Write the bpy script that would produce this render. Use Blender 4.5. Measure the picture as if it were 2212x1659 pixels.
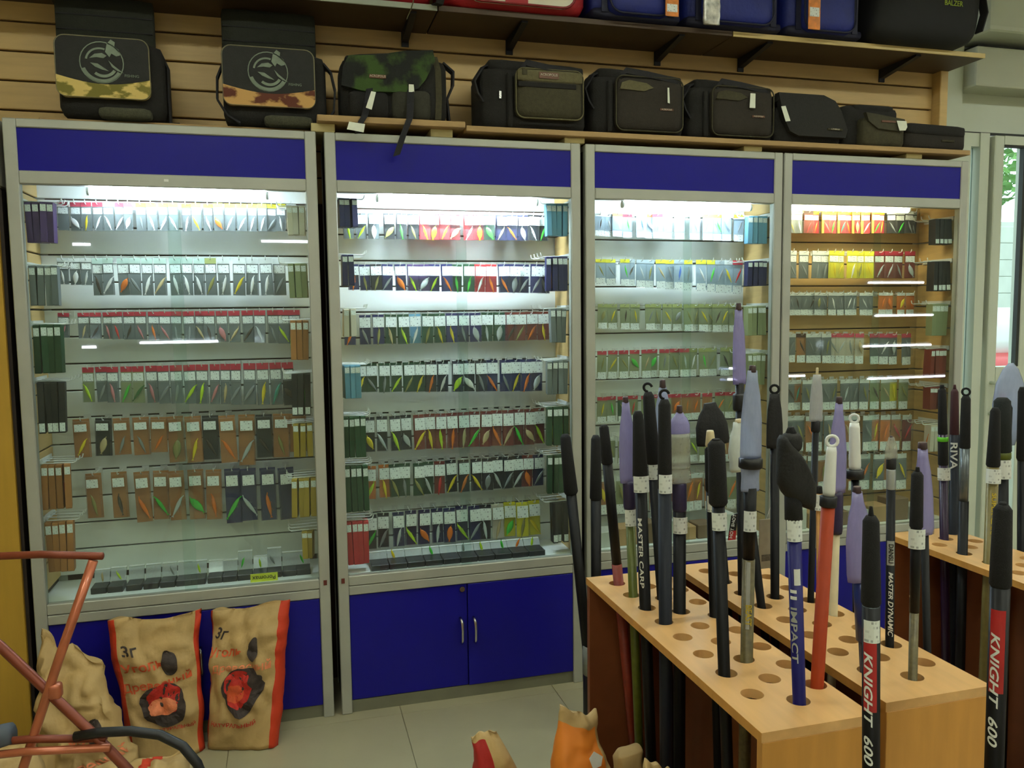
import bpy, bmesh, math, random
from mathutils import Vector, Matrix, noise as mnoise
random.seed(7)
SC = bpy.context.scene
COL = SC.collection
for _o in list(bpy.data.objects):
    bpy.data.objects.remove(_o, do_unlink=True)

# ------------------------------------------------------------------ camera
cam_d = bpy.data.cameras.new('camera')
cam = bpy.data.objects.new('camera', cam_d)
COL.objects.link(cam)
cam_d.sensor_fit = 'HORIZONTAL'
cam_d.sensor_width = 36.0
cam_d.lens = 1750.0 / 2212.0 * 36.0
cam_d.clip_start = 0.05
_r, _f, _u = (Vector((0.96475, -0.26291, -0.01195)), Vector((0.26090, 0.96136, -0.08789)), Vector((0.03460, 0.08167, 0.99606)))
cam.matrix_world = Matrix(((_r.x, _u.x, -_f.x, 0.824), (_r.y, _u.y, -_f.y, -2.933), (_r.z, _u.z, -_f.z, 1.470), (0, 0, 0, 1)))
SC.camera = cam

# ------------------------------------------------------------------ world: overcast daylight outside the shop
W = bpy.data.worlds.new('world')
SC.world = W
W.use_nodes = True
_bg = W.node_tree.nodes['Background']
_bg.inputs['Color'].default_value = (0.80, 0.92, 0.95, 1)
_bg.inputs['Strength'].default_value = 3.0

# ------------------------------------------------------------------ exposure and light levels
SC.view_settings.view_transform = 'Standard'
SC.view_settings.look = 'None'
SC.view_settings.gamma = 1.0
SC.view_settings.use_curve_mapping = False
SC.view_settings.exposure = 0.0
CEIL_TUBE = 46.0          # emission of the ceiling tubes
CAB_TUBE = (88.0, 200.0, 90.0, 60.0)   # emission of the four cabinet tubes
SC.cycles.transparent_max_bounces = 24
SC.cycles.max_bounces = 8
SC.cycles.caustics_reflective = False
SC.cycles.caustics_refractive = False

# ------------------------------------------------------------------ materials
def lin(c):
    out = []
    for v in c[:3]:
        v = v / 255.0
        out.append(v / 12.92 if v <= 0.04045 else ((v + 0.055) / 1.055) ** 2.4)
    return (out[0], out[1], out[2], 1.0)

MATS = {}
def mat(name, rgb=(128, 128, 128), rough=0.6, metal=0.0, var=0.0, vscale=20.0, bump=0.0, bscale=60.0,
        stretch=(1, 1, 1), rgb2=None, spec=0.5, coat=0.0, objcol=False, edge=0.2):
    if name in MATS:
        return MATS[name]
    m = bpy.data.materials.new(name)
    m.use_nodes = True
    nt = m.node_tree
    b = nt.nodes['Principled BSDF']
    b.inputs['Roughness'].default_value = rough
    b.inputs['Metallic'].default_value = metal
    b.inputs['Specular IOR Level'].default_value = spec
    b.inputs['Coat Weight'].default_value = coat
    c1 = lin(rgb)
    tc = nt.nodes.new('ShaderNodeTexCoord')
    mp = nt.nodes.new('ShaderNodeMapping')
    mp.inputs['Scale'].default_value = stretch
    nt.links.new(tc.outputs['Object'], mp.inputs['Vector'])
    nz = nt.nodes.new('ShaderNodeTexNoise')
    nz.inputs['Scale'].default_value = vscale
    nz.inputs['Detail'].default_value = 4
    nt.links.new(mp.outputs['Vector'], nz.inputs['Vector'])
    rp = nt.nodes.new('ShaderNodeValToRGB')
    rp.color_ramp.elements[0].position = 0.5 - edge
    rp.color_ramp.elements[1].position = 0.5 + edge
    if rgb2 is not None:
        a, c = c1, lin(rgb2)
    else:
        a = tuple(v * (1 - var) for v in c1[:3]) + (1,)
        c = tuple(min(1, v * (1 + var)) for v in c1[:3]) + (1,)
    rp.color_ramp.elements[0].color = a
    rp.color_ramp.elements[1].color = c
    nt.links.new(nz.outputs['Fac'], rp.inputs['Fac'])
    src = rp.outputs['Color']
    if objcol:
        oi = nt.nodes.new('ShaderNodeObjectInfo')
        mx = nt.nodes.new('ShaderNodeMix')
        mx.data_type = 'RGBA'
        mx.blend_type = 'MULTIPLY'
        mx.inputs['Factor'].default_value = 1.0
        nt.links.new(oi.outputs['Color'], mx.inputs['A'])
        nt.links.new(src, mx.inputs['B'])
        src = mx.outputs['Result']
    nt.links.new(src, b.inputs['Base Color'])
    if bump > 0:
        n2 = nt.nodes.new('ShaderNodeTexNoise')
        n2.inputs['Scale'].default_value = bscale
        n2.inputs['Detail'].default_value = 5
        nt.links.new(mp.outputs['Vector'], n2.inputs['Vector'])
        bp = nt.nodes.new('ShaderNodeBump')
        bp.inputs['Strength'].default_value = bump
        bp.inputs['Distance'].default_value = 0.01
        nt.links.new(n2.outputs['Fac'], bp.inputs['Height'])
        nt.links.new(bp.outputs['Normal'], b.inputs['Normal'])
    MATS[name] = m
    return m

def emit(name, rgb, strength):
    m = bpy.data.materials.new(name)
    m.use_nodes = True
    nt = m.node_tree
    nt.nodes.remove(nt.nodes['Principled BSDF'])
    e = nt.nodes.new('ShaderNodeEmission')
    e.inputs['Color'].default_value = lin(rgb)
    e.inputs['Strength'].default_value = strength
    nt.links.new(e.outputs[0], nt.nodes['Material Output'].inputs['Surface'])
    MATS[name] = m
    return m

def clear(name, tint=(255, 255, 255), body=(220, 225, 225), opacity=0.08, rough=0.02, ior=1.45, objcol=False):
    """thin clear sheet: transparent + a little diffuse body + fresnel gloss"""
    m = bpy.data.materials.new(name)
    m.use_nodes = True
    nt = m.node_tree
    nt.nodes.remove(nt.nodes['Principled BSDF'])
    t = nt.nodes.new('ShaderNodeBsdfTransparent')
    t.inputs['Color'].default_value = lin(tint)
    d = nt.nodes.new('ShaderNodeBsdfDiffuse')
    d.inputs['Color'].default_value = lin(body)
    if objcol:
        oi = nt.nodes.new('ShaderNodeObjectInfo')
        nt.links.new(oi.outputs['Color'], d.inputs['Color'])
    m1 = nt.nodes.new('ShaderNodeMixShader')
    nzv = nt.nodes.new('ShaderNodeTexNoise')
    nzv.inputs['Scale'].default_value = 9.0
    mr = nt.nodes.new('ShaderNodeMapRange')
    mr.inputs['To Min'].default_value = opacity * 0.88
    mr.inputs['To Max'].default_value = min(1, opacity * 1.12)
    nt.links.new(nzv.outputs['Fac'], mr.inputs['Value'])
    nt.links.new(mr.outputs['Result'], m1.inputs['Fac'])
    nt.links.new(t.outputs[0], m1.inputs[1])
    nt.links.new(d.outputs[0], m1.inputs[2])
    g = nt.nodes.new('ShaderNodeBsdfGlossy')
    g.inputs['Roughness'].default_value = rough
    # Schlick reflectance from the facing ratio, the same on both faces of the sheet
    lw = nt.nodes.new('ShaderNodeLayerWeight')
    lw.inputs['Blend'].default_value = 0.5
    pw = nt.nodes.new('ShaderNodeMath')
    pw.operation = 'POWER'
    pw.inputs[1].default_value = 5.0
    nt.links.new(lw.outputs['Facing'], pw.inputs[0])
    fr = nt.nodes.new('ShaderNodeMapRange')
    f0 = ((ior - 1) / (ior + 1)) ** 2
    fr.inputs['To Min'].default_value = f0
    fr.inputs['To Max'].default_value = 1.0
    nt.links.new(pw.outputs['Value'], fr.inputs['Value'])
    m2 = nt.nodes.new('ShaderNodeMixShader')
    nt.links.new(fr.outputs['Result'], m2.inputs['Fac'])
    nt.links.new(m1.outputs[0], m2.inputs[1])
    nt.links.new(g.outputs[0], m2.inputs[2])
    nt.links.new(m2.outputs[0], nt.nodes['Material Output'].inputs['Surface'])
    MATS[name] = m
    return m

def label_mat(name, paper=(226, 232, 228), ink=(120, 125, 128), sx=0.0, sz=170.0):
    """white sticker with rows of tiny print"""
    m = mat(name, paper, 0.55)
    nt = m.node_tree
    b = nt.nodes['Principled BSDF']
    tc = nt.nodes.new('ShaderNodeTexCoord')
    br = nt.nodes.new('ShaderNodeTexBrick')
    br.inputs['Color1'].default_value = lin(ink)
    br.inputs['Color2'].default_value = lin(paper)
    br.inputs['Mortar'].default_value = lin(paper)
    br.inputs['Scale'].default_value = 1.0
    br.inputs['Mortar Size'].default_value = 0.05
    br.inputs['Brick Width'].default_value = 0.23
    br.inputs['Row Height'].default_value = 0.2
    br.inputs['Bias'].default_value = 0.25
    mp = nt.nodes.new('ShaderNodeMapping')
    nt.links.new(tc.outputs['Generated'], mp.inputs['Vector'])
    mp.inputs['Rotation'].default_value = (math.radians(90), 0, 0)
    nt.links.new(mp.outputs['Vector'], br.inputs['Vector'])
    nt.links.new(br.outputs['Color'], b.inputs['Base Color'])
    return m

M_ALU = mat('aluminium_frame', (168, 170, 160), 0.45, 0.25, 0.05, 8, 0.02, 40)
M_BLUE = mat('blue_laminate', (21, 18, 130), 0.35, 0, 0.04, 5, spec=0.25)
M_WHITE_SLAT = mat('white_slat', (232, 236, 230), 0.5, 0, 0.02, 6)
M_TAN = mat('beech_laminate', (204, 172, 112), 0.5, 0, 0.08, 6, 0.03, 30, stretch=(1, 1, 9))
M_TAN_SLAT = mat('tan_slat', (198, 166, 108), 0.5, 0, 0.08, 5, 0.03, 30, stretch=(1, 9, 9))
M_GROOVE = mat('dark_groove', (62, 36, 24), 0.8, 0, 0.15, 30)
M_BEECH = mat('rack_beech', (216, 168, 108), 0.38, 0, 0.08, 4, 0.02, 60, stretch=(9, 1, 9))
M_BEECH_V = mat('rack_beech_end', (196, 140, 66), 0.42, 0, 0.09, 4, 0.02, 60, stretch=(9, 9, 1))
M_BROWN_EDGE = mat('brown_edge', (120, 66, 34), 0.5, 0, 0.1, 12)
M_GLASS = clear('pane_glass', (246, 252, 250), (200, 215, 215), 0.010, 0.0, 1.40)
M_BLISTER = clear('clear_blister', (252, 253, 253), (225, 230, 232), 0.03, 0.06, 1.38)
M_HOOK = mat('white_wire', (222, 224, 220), 0.35, 0, 0.03, 30)
M_CHROME = mat('chrome', (200, 200, 200), 0.2, 1.0, 0.03, 30)
M_CARD = mat('printed_card', (255, 255, 255), 0.55, 0, 0.10, 60, objcol=True)
M_LURE = mat('lure_paint', (255, 255, 255), 0.25, 0, 0.18, 55, objcol=True, coat=0.4)
M_TAG = label_mat('price_sticker')
M_BLACK = mat('black_plastic', (16, 16, 18), 0.45, 0, 0.1, 30)
M_FABRIC = mat('dark_fabric', (22, 20, 16), 0.9, 0, 0.2, 90, 0.25, 300)
M_FABRIC_O = mat('olive_fabric', (58, 54, 34), 0.9, 0, 0.18, 90, 0.25, 300)
M_FABRIC_K = mat('khaki_fabric', (92, 86, 58), 0.9, 0, 0.12, 90, 0.25, 300)

# ------------------------------------------------------------------ mesh helpers
class B:
    """collects shapes in world coordinates into one mesh"""
    def __init__(self):
        self.bm = bmesh.new()
    def quad(self, pts):
        vs = [self.bm.verts.new(p) for p in pts]
        return self.bm.faces.new(vs)
    def box(self, x0, x1, y0, y1, z0, z1):
        r = bmesh.ops.create_cube(self.bm, size=1.0)
        for v in r['verts']:
            v.co = Vector(((x0 + x1) / 2 + v.co.x * (x1 - x0), (y0 + y1) / 2 + v.co.y * (y1 - y0), (z0 + z1) / 2 + v.co.z * (z1 - z0)))
        return self
    def bbox(self, x0, x1, y0, y1, z0, z1, r=0.003, seg=1):
        b2 = bmesh.new()
        rr = bmesh.ops.create_cube(b2, size=1.0)
        for v in rr['verts']:
            v.co = Vector(((x0 + x1) / 2 + v.co.x * (x1 - x0), (y0 + y1) / 2 + v.co.y * (y1 - y0), (z0 + z1) / 2 + v.co.z * (z1 - z0)))
        bmesh.ops.bevel(b2, geom=list(b2.edges), offset=r, segments=seg, affect='EDGES', profile=0.6)
        self.merge(b2)
        return self
    def merge(self, b2, mtx=None):
        me = bpy.data.meshes.new('tmp')
        b2.to_mesh(me)
        b2.free()
        if mtx is not None:
            me.transform(mtx)
        self.bm.from_mesh(me)
        bpy.data.meshes.remove(me)
    def cyl(self, p0, p1, r0, r1=None, seg=12, cap=True):
        p0, p1 = Vector(p0), Vector(p1)
        r1 = r0 if r1 is None else r1
        d = (p1 - p0)
        if d.length < 1e-6:
            return self
        q = d.to_track_quat('Z', 'Y')
        ra, rb = [], []
        for i in range(seg):
            a = 2 * math.pi * i / seg
            o = Vector((math.cos(a), math.sin(a), 0))
            ra.append(self.bm.verts.new(p0 + q @ (o * r0)))
            rb.append(self.bm.verts.new(p1 + q @ (o * max(r1, 1e-4))))
        for i in range(seg):
            j = (i + 1) % seg
            self.bm.faces.new((ra[i], ra[j], rb[j], rb[i]))
        if cap:
            self.bm.faces.new(ra[::-1])
            self.bm.faces.new(rb)
        return self
    def tube(self, pts, r, seg=8, closed=False):
        pts = [Vector(p) for p in pts]
        rings = []
        n = len(pts)
        up = None
        for i, p in enumerate(pts):
            if closed:
                d = pts[(i + 1) % n] - pts[i - 1]
            else:
                d = pts[min(i + 1, n - 1)] - pts[max(i - 1, 0)]
            d.normalize()
            if up is None:
                up = d.orthogonal().normalized()
            up = (up - d * up.dot(d)).normalized()
            s = d.cross(up)
            rr = r[i] if isinstance(r, (list, tuple)) else r
            rings.append([self.bm.verts.new(p + (up * math.cos(2 * math.pi * k / seg) + s * math.sin(2 * math.pi * k / seg)) * rr) for k in range(seg)])
        m = n if closed else n - 1
        for i in range(m):
            a, b = rings[i], rings[(i + 1) % n]
            for k in range(seg):
                l = (k + 1) % seg
                self.bm.faces.new((a[k], a[l], b[l], b[k]))
        if not closed:
            self.bm.faces.new(rings[0][::-1])
            self.bm.faces.new(rings[-1])
        return self
    def strap(self, pts, side, w, t=0.003):
        """flat band along pts, width w along the vector side, thickness t"""
        pts = [Vector(p) for p in pts]
        side = Vector(side).normalized()
        rings = []
        n = len(pts)
        for i, p in enumerate(pts):
            d = (pts[min(i + 1, n - 1)] - pts[max(i - 1, 0)]).normalized()
            nn = d.cross(side).normalized()
            rings.append([self.bm.verts.new(p + side * (sx * w / 2) + nn * (sy * t / 2)) for sx, sy in ((-1, -1), (1, -1), (1, 1), (-1, 1))])
        for i in range(n - 1):
            for k in range(4):
                l = (k + 1) % 4
                self.bm.faces.new((rings[i][k], rings[i][l], rings[i + 1][l], rings[i + 1][k]))
        self.bm.faces.new(rings[0][::-1])
        self.bm.faces.new(rings[-1])
        return self
    def prism(self, poly, y0, y1):
        """polygon in x,z extruded from y0 to y1"""
        a = [self.bm.verts.new((p[0], y0, p[1])) for p in poly]
        b = [self.bm.verts.new((p[0], y1, p[1])) for p in poly]
        n = len(poly)
        self.bm.faces.new(a)
        self.bm.faces.new(b[::-1])
        for i in range(n):
            j = (i + 1) % n
            self.bm.faces.new((a[i], b[i], b[j], a[j]))
        return self
    def soft(self, x0, x1, y0, y1, z0, z1, r, n=6, fn=None):
        """rounded (soft) box"""
        b2 = bmesh.new()
        bmesh.ops.create_cube(b2, size=2.0)
        bmesh.ops.subdivide_edges(b2, edges=list(b2.edges), cuts=n, use_grid_fill=True)
        hx, hy, hz = (x1 - x0) / 2, (y1 - y0) / 2, (z1 - z0) / 2
        r = min(r, hx, hy, hz)
        c = Vector(((x0 + x1) / 2, (y0 + y1) / 2, (z0 + z1) / 2))
        for v in b2.verts:
            q = Vector((v.co.x * hx, v.co.y * hy, v.co.z * hz))
            k = Vector((max(-hx + r, min(hx - r, q.x)), max(-hy + r, min(hy - r, q.y)), max(-hz + r, min(hz - r, q.z))))
            d = q - k
            if d.length > 1e-7:
                q = k + d.normalized() * r
            p = c + q
            if fn:
                p = fn(p, v.co)
            v.co = p
        for f in b2.faces:
            f.smooth = True
        self.merge(b2)
        return self
    def lathe(self, base, axis, prof, seg=14, flat=(1, 1)):
        """profile [(s, r)] along axis from base"""
        base, axis = Vector(base), Vector(axis).normalized()
        xd = Vector((1, 0, 0)) if abs(axis.x) < 0.9 else Vector((0, 1, 0))
        xd = (xd - axis * xd.dot(axis)).normalized()
        q = Matrix((xd, axis.cross(xd), axis)).transposed()
        rings = []
        for s, r in prof:
            rings.append([self.bm.verts.new(base + q @ Vector((math.cos(2 * math.pi * k / seg) * r * flat[0], math.sin(2 * math.pi * k / seg) * r * flat[1], s))) for k in range(seg)])
        for i in range(len(rings) - 1):
            for k in range(seg):
                l = (k + 1) % seg
                f = self.bm.faces.new((rings[i][k], rings[i][l], rings[i + 1][l], rings[i + 1][k]))
                f.smooth = True
        self.bm.faces.new(rings[0][::-1])
        self.bm.faces.new(rings[-1])
        return self

def mesh_from(b, off=(0, 0, 0), name='mesh', smooth=False):
    me = bpy.data.meshes.new(name)
    bmesh.ops.recalc_face_normals(b.bm, faces=list(b.bm.faces))
    b.bm.to_mesh(me)
    b.bm.free()
    if any(off):
        me.transform(Matrix.Translation(-Vector(off)))
    if smooth:
        for p in me.polygons:
            p.use_smooth = True
    return me

def obj(name, me, m, parent=None, loc=None, color=None, kind=None):
    o = bpy.data.objects.new(name, me)
    COL.objects.link(o)
    if m is not None:
        if len(me.materials) == 0:
            me.materials.append(m)
        elif me.materials[0] is not m:
            o.material_slots[0].link = 'OBJECT'
            o.material_slots[0].material = m
    if parent is not None:
        o.parent = parent
    if loc is not None:
        o.location = loc
    if color is not None:
        o.color = color
    if kind:
        o['kind'] = kind
    return o

def part(name, b, m, root, smooth=False, label=None):
    """mesh part built in world coordinates, stored relative to its (unrotated) root"""
    off = Vector((0, 0, 0))
    p = root
    while p is not None:
        off += p.location
        p = p.parent
    o = obj(name, mesh_from(b, off, name, smooth), m, root)
    if label:
        o['label'] = label
    return o

def thing(name, label, cat, loc=(0, 0, 0), group=None):
    o = bpy.data.objects.new(name, None)
    COL.objects.link(o)
    o.empty_display_size = 0.05
    o.location = loc
    o['label'] = label
    o['category'] = cat
    if group:
        o['group'] = group
    return o

def tagit(o, label, cat, group=None):
    o['label'] = label
    o['category'] = cat
    if group:
        o['group'] = group
    return o

def solo(name, b, m, label, cat, base, group=None, smooth=False):
    """a thing that is one mesh, origin at its base"""
    o = obj(name, mesh_from(b, base, name, smooth), m, None, base)
    return tagit(o, label, cat, group)

def struct(name, b, m, base=(0, 0, 0)):
    return obj(name, mesh_from(b, base, name), m, None, base, kind='structure')

def text_mesh(s, size, depth=0.0, bold=False, shear=0.0):
    cu = bpy.data.curves.new('txt', 'FONT')
    cu.body = s
    cu.size = size
    cu.align_x = 'CENTER'
    cu.align_y = 'CENTER'
    cu.extrude = depth
    cu.shear = shear
    cu.offset = size * 0.02 if bold else 0.0
    cu.resolution_u = 3
    o = bpy.data.objects.new('txt', cu)
    COL.objects.link(o)
    me = bpy.data.meshes.new_from_object(o)
    bpy.data.objects.remove(o, do_unlink=True)
    bpy.data.curves.remove(cu)
    return me

def dense(me, step):
    """cut a flat text mesh into small pieces so that it can be bent"""
    bm = bmesh.new()
    bm.from_mesh(me)
    for ax in (0, 1):
        vals = [v.co[ax] for v in bm.verts]
        a, b = min(vals), max(vals)
        k = a + step
        while k < b:
            co = Vector((0, 0, 0))
            co[ax] = k
            no = Vector((0, 0, 0))
            no[ax] = 1
            bmesh.ops.bisect_plane(bm, geom=list(bm.verts) + list(bm.edges) + list(bm.faces), plane_co=co, plane_no=no)
            k += step
    bm.to_mesh(me)
    bm.free()
    return me

def text_part(name, s, size, loc, m, root, rx=90, ry=0, rz=0, bold=False, shear=0.0, sx=1.0):
    me = text_mesh(s, size, 0.0006, bold, shear)
    T = Matrix.Translation(Vector(loc)) @ Matrix.Rotation(math.radians(rz), 4, 'Z') @ Matrix.Rotation(math.radians(rx), 4, 'X') @ Matrix.Rotation(math.radians(ry), 4, 'Z') @ Matrix.Diagonal((sx, 1, 1, 1))
    me.transform(T)
    off = Vector((0, 0, 0))
    p = root
    while p is not None:
        off += p.location
        p = p.parent
    me.transform(Matrix.Translation(-off))
    return obj(name, me, m, root)

def rrect(x0, x1, z0, z1, r, n=5, rb=None):
    """rounded rectangle outline; r top corners, rb bottom corners"""
    rb = r if rb is None else rb
    pts = []
    for cx, cz, rr, a0 in ((x1 - r, z1 - r, r, 0), (x0 + r, z1 - r, r, 90), (x0 + rb, z0 + rb, rb, 180), (x1 - rb, z0 + rb, rb, 270)):
        for i in range(n + 1):
            a = math.radians(a0 + 90 * i / n)
            pts.append((cx + rr * math.cos(a), cz + rr * math.sin(a)))
    return pts

# ================================================================== the room
M_FLOOR = mat('floor_tiles', (164, 158, 128), 0.42, 0, 0.07, 3.0, 0.03, 25)
M_CEIL = mat('ceiling_paint', (205, 203, 188), 0.8, 0, 0.03, 3)
M_PAINT = mat('wall_paint', (190, 176, 130), 0.8, 0, 0.04, 3)
M_PVC = mat('white_pvc', (206, 214, 198), 0.35, 0, 0.03, 4)
M_PVC_BOX = mat('shutter_box', (186, 190, 172), 0.5, 0, 0.03, 4)
M_GASKET = mat('dark_gasket', (40, 44, 40), 0.6, 0, 0.1, 30)
M_JOINT = mat('floor_joint', (146, 140, 112), 0.8, 0, 0.1, 20)
X_END = 9.6
fl = struct('floor', B().box(-1.7, X_END, -6.6, 0.6, -0.10, -0.004), M_JOINT)
# square floor tiles, thin joints
tile_b = B().bbox(-0.2988, 0.2988, -0.2988, 0.2988, -0.004, 0.0, 0.0006)
tile_me = mesh_from(tile_b, (0, 0, 0), 'floor_tile')
tile_me.materials.append(M_FLOOR)
for ix in range(-2, 8):
    for iy in range(-10, 1):
        o = obj('floor_tile', tile_me, M_FLOOR, fl, (0.27 + ix * 0.6, 0.27 + iy * 0.6 - 0.02, 0))
        if o.location.y > 0.35:
            o.scale.y = 0.4
            o.location.y -= 0.12
        o.rotation_euler.z = (0, math.pi / 2, math.pi)[(ix * 3 + iy) % 3] if o.scale.y == 1 else 0
struct('ceiling', B().box(-1.7, X_END, -6.6, 0.6, 3.2, 3.3), M_CEIL)
struct('wall_left', B().box(-1.8, -1.7, -6.6, 0.6, -0.1, 3.3), M_PAINT)
struct('wall_front', B().box(-1.8, X_END, -6.7, -6.6, -0.1, 3.3), M_PAINT)
struct('wall_right', B().box(X_END, X_END + 0.1, -6.7, 0.6, -0.1, 3.3), M_PAINT)

# back wall: brown backing board with tan slats, dark gaps between
wb = struct('wall_back', B().box(-1.7, 3.80, 0.325, 0.40, -0.1, 3.2), M_GROOVE)
slat_b = B().bbox(-1.698, 3.757, 0.0, 0.019, -0.0465, 0.0465, 0.002)
slat_me = mesh_from(slat_b, (0, 0, 0), 'wall_slat')
slat_me.materials.append(M_TAN_SLAT)
for k in range(14):
    obj('slat', slat_me, M_TAN_SLAT, wb, (0, 0.306, 1.942 + 0.1 * k))
struct('trim_1', B().bbox(3.757, 3.80, 0.255, 0.40, 0, 3.2, 0.003), M_TAN)

# door wall to the right of the slat wall
struct('wall_door', B().box(3.80, 4.06, 0.44, 0.60, -0.1, 3.2).box(4.06, X_END, 0.50, 0.60, 2.345, 3.2).box(5.30, X_END, 0.50, 0.60, -0.1, 2.345), M_PVC)
struct('trim_2', B().bbox(4.06, X_END, 0.36, 0.50, 2.535, 2.725, 0.012, 2), M_PVC_BOX)
struct('trim_3', B().bbox(4.02, X_END, 0.25, 0.50, 2.76, 3.2, 0.02, 2), M_PVC)
struct('trim_4', B().box(4.10, X_END, 0.40, 0.50, 2.727, 2.744), M_GASKET)
struct('trim_5', B().box(4.06, X_END, 0.485, 0.50, 2.338, 2.350), M_GASKET)
w1 = struct('window_1', B().box(4.06, 4.142, 0.46, 0.54, -0.1, 2.338).box(4.190, 4.246, 0.45, 0.55, -0.1, 2.338)
            .box(4.142, 4.190, 0.46, 0.54, 2.272, 2.338).box(4.142, 4.190, 0.46, 0.54, -0.1, 0.15), M_PVC)
part('pane', B().box(4.142, 4.190, 0.496, 0.504, 0.15, 2.272), M_GLASS, w1)
part('seal', B().box(4.142, 4.150, 0.487, 0.494, 0.15, 2.272), M_GASKET, w1)
d1 = struct('door_1', B().bbox(4.262, 4.320, 0.43, 0.50, 0.02, 2.325, 0.004).bbox(4.466, 4.56, 0.43, 0.50, 0.02, 2.325, 0.004)
            .box(4.320, 4.466, 0.43, 0.50, 2.282, 2.325).box(4.320, 4.466, 0.43, 0.50, 1.02, 1.160).box(4.320, 4.466, 0.43, 0.50, 0.02, 0.20), M_PVC)
part('pane', B().box(4.320, 4.466, 0.462, 0.468, 1.160, 2.282), M_GLASS, d1)
part('pane', B().box(4.320, 4.466, 0.462, 0.468, 0.20, 1.02), M_GLASS, d1)
part('seal', B().box(4.448, 4.466, 0.435, 0.461, 1.160, 2.282).box(4.320, 4.466, 0.435, 0.461, 2.272, 2.282), M_GASKET, d1)
part('seal', B().box(4.246, 4.262, 0.47, 0.50, 1.30, 2.338), M_GASKET, d1)
part('handle', B().tube([(4.29, 0.43, 1.08), (4.29, 0.39, 1.08), (4.29, 0.385, 1.06), (4.29, 0.385, 0.94), (4.29, 0.39, 0.92), (4.29, 0.43, 0.92)], 0.009), M_PVC, d1, True)
d2 = struct('door_2', B().bbox(4.575, 4.67, 0.45, 0.52, 0.02, 2.325, 0.004).bbox(5.20, 5.30, 0.45, 0.52, 0.02, 2.325, 0.004)
            .box(4.67, 5.20, 0.45, 0.52, 2.23, 2.325).box(4.67, 5.20, 0.45, 0.52, 1.02, 1.160).box(4.67, 5.20, 0.45, 0.52, 0.02, 0.20), M_PVC)
part('pane', B().box(4.67, 5.20, 0.482, 0.488, 1.160, 2.23), M_GLASS, d2)
part('pane', B().box(4.67, 5.20, 0.482, 0.488, 0.20, 1.02), M_GLASS, d2)

# street outside the door
struct('ground', B().box(-4, 40, 0.6, 30, -0.30, -0.10), mat('asphalt', (120, 122, 120), 0.9, 0, 0.1, 4))
M_PALE = mat('pale_render', (196, 206, 194), 0.8, 0, 0.06, 3)
hb = thing('building', 'pale rendered building across the street behind the door glass', 'building', (17, 13.2, -0.1))
part('wall', B().box(6, 30, 13, 14, -0.1, 3.5), M_PALE, hb)
for kz in range(8):
    part('siding_board', B().bbox(6, 30, 12.97, 13.0, 0.2 + kz * 0.4, 0.585 + kz * 0.4, 0.01), M_PALE, hb)
tr = thing('tree', 'leafy green tree seen through the top of the door glass', 'tree', (12.9, 9.6, -0.1))
part('trunk', B().cyl((12.9, 9.6, -0.1), (12.95, 9.6, 3.2), 0.14, 0.09), mat('bark', (80, 66, 50), 0.9, 0, 0.2, 20), tr)
lb = B()
rnd = random.Random(3)
for i in range(1500):
    a, c_, r_ = rnd.uniform(0, 6.28), rnd.uniform(-1, 1), rnd.uniform(0.4, 1) ** 0.5
    s_ = math.sqrt(1 - c_ * c_)
    p = Vector((13.0 + 1.5 * r_ * s_ * math.cos(a), 9.6 + 1.5 * r_ * s_ * math.sin(a), 4.4 + 1.25 * r_ * c_))
    ax = Vector((rnd.uniform(-1, 1), rnd.uniform(-1, 1), rnd.uniform(-.6, .6))).normalized() * 0.12
    bx = ax.orthogonal().normalized() * 0.06
    lb.quad([p - ax, p + bx, p + ax, p - bx])
o = part('foliage', lb, mat('leaf_green', (118, 168, 92), 0.6, 0, 0.35, 2), tr)
o['kind'] = 'stuff'
cr = thing('car', 'white and red car parked outside the door', 'car', (8.9, 4.9, -0.1))
def car_sec(z):
    return z
part('body', B().soft(7.2, 11.4, 4.1, 5.8, 0.12, 0.98, 0.22, 6), mat('car_red', (196, 40, 44), 0.3, 0, 0.02, 5, coat=0.5), cr)
part('cabin', B().soft(7.6, 10.6, 4.25, 5.65, 0.85, 1.46, 0.25, 6, lambda p, q: Vector((9.1 + (p.x - 9.1) * (1 - 0.25 * (p.z - 0.85)), p.y, p.z))), mat('car_white', (226, 234, 232), 0.3, 0, 0.02, 5, coat=0.5), cr)
for wx in (8.0, 10.5):
    for wy in (4.14, 5.76):
        part('wheel', B().cyl((wx, wy - 0.1, 0.2), (wx, wy + 0.1, 0.2), 0.3, seg=20), M_BLACK, cr)

# ceiling light fittings
M_CTUBE = emit('ceiling_tube_glow', (238, 244, 228), CEIL_TUBE)
M_HOUSING = mat('white_housing', (220, 222, 216), 0.4, 0, 0.02, 10)
_k = 0
for ly in (-1.25, -3.1, -5.0):
    for lx, nm in ((0.2, 'first'), (2.2, 'second'), (4.3, 'third'), (6.6, 'fourth')):
        rowname = {-1.25: 'row nearest the cabinets', -3.1: 'middle row', -5.0: 'row furthest from the cabinets'}[ly]
        t = thing('ceiling_light', 'white twin tube ceiling light, %s from left in the %s' % (nm, rowname), 'light', (lx, ly, 3.12), 'ceiling tube lights')
        part('housing', B().bbox(lx - 0.62, lx + 0.62, ly - 0.09, ly + 0.09, 3.14, 3.2, 0.01), M_HOUSING, t)
        for s in (-1, 1):
            part('cutoff_skirt', B().box(lx - 0.62, lx + 0.62, ly + s * 0.105 - 0.004, ly + s * 0.105 + 0.004, 3.070, 3.2), M_HOUSING, t)  # unseen side skirt, added to cut low-angle light off the upper wall
            part('tube', B().cyl((lx - 0.6, ly + s * 0.045, 3.118), (lx + 0.6, ly + s * 0.045, 3.118), 0.016, seg=10), M_CTUBE, t, True)

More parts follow.
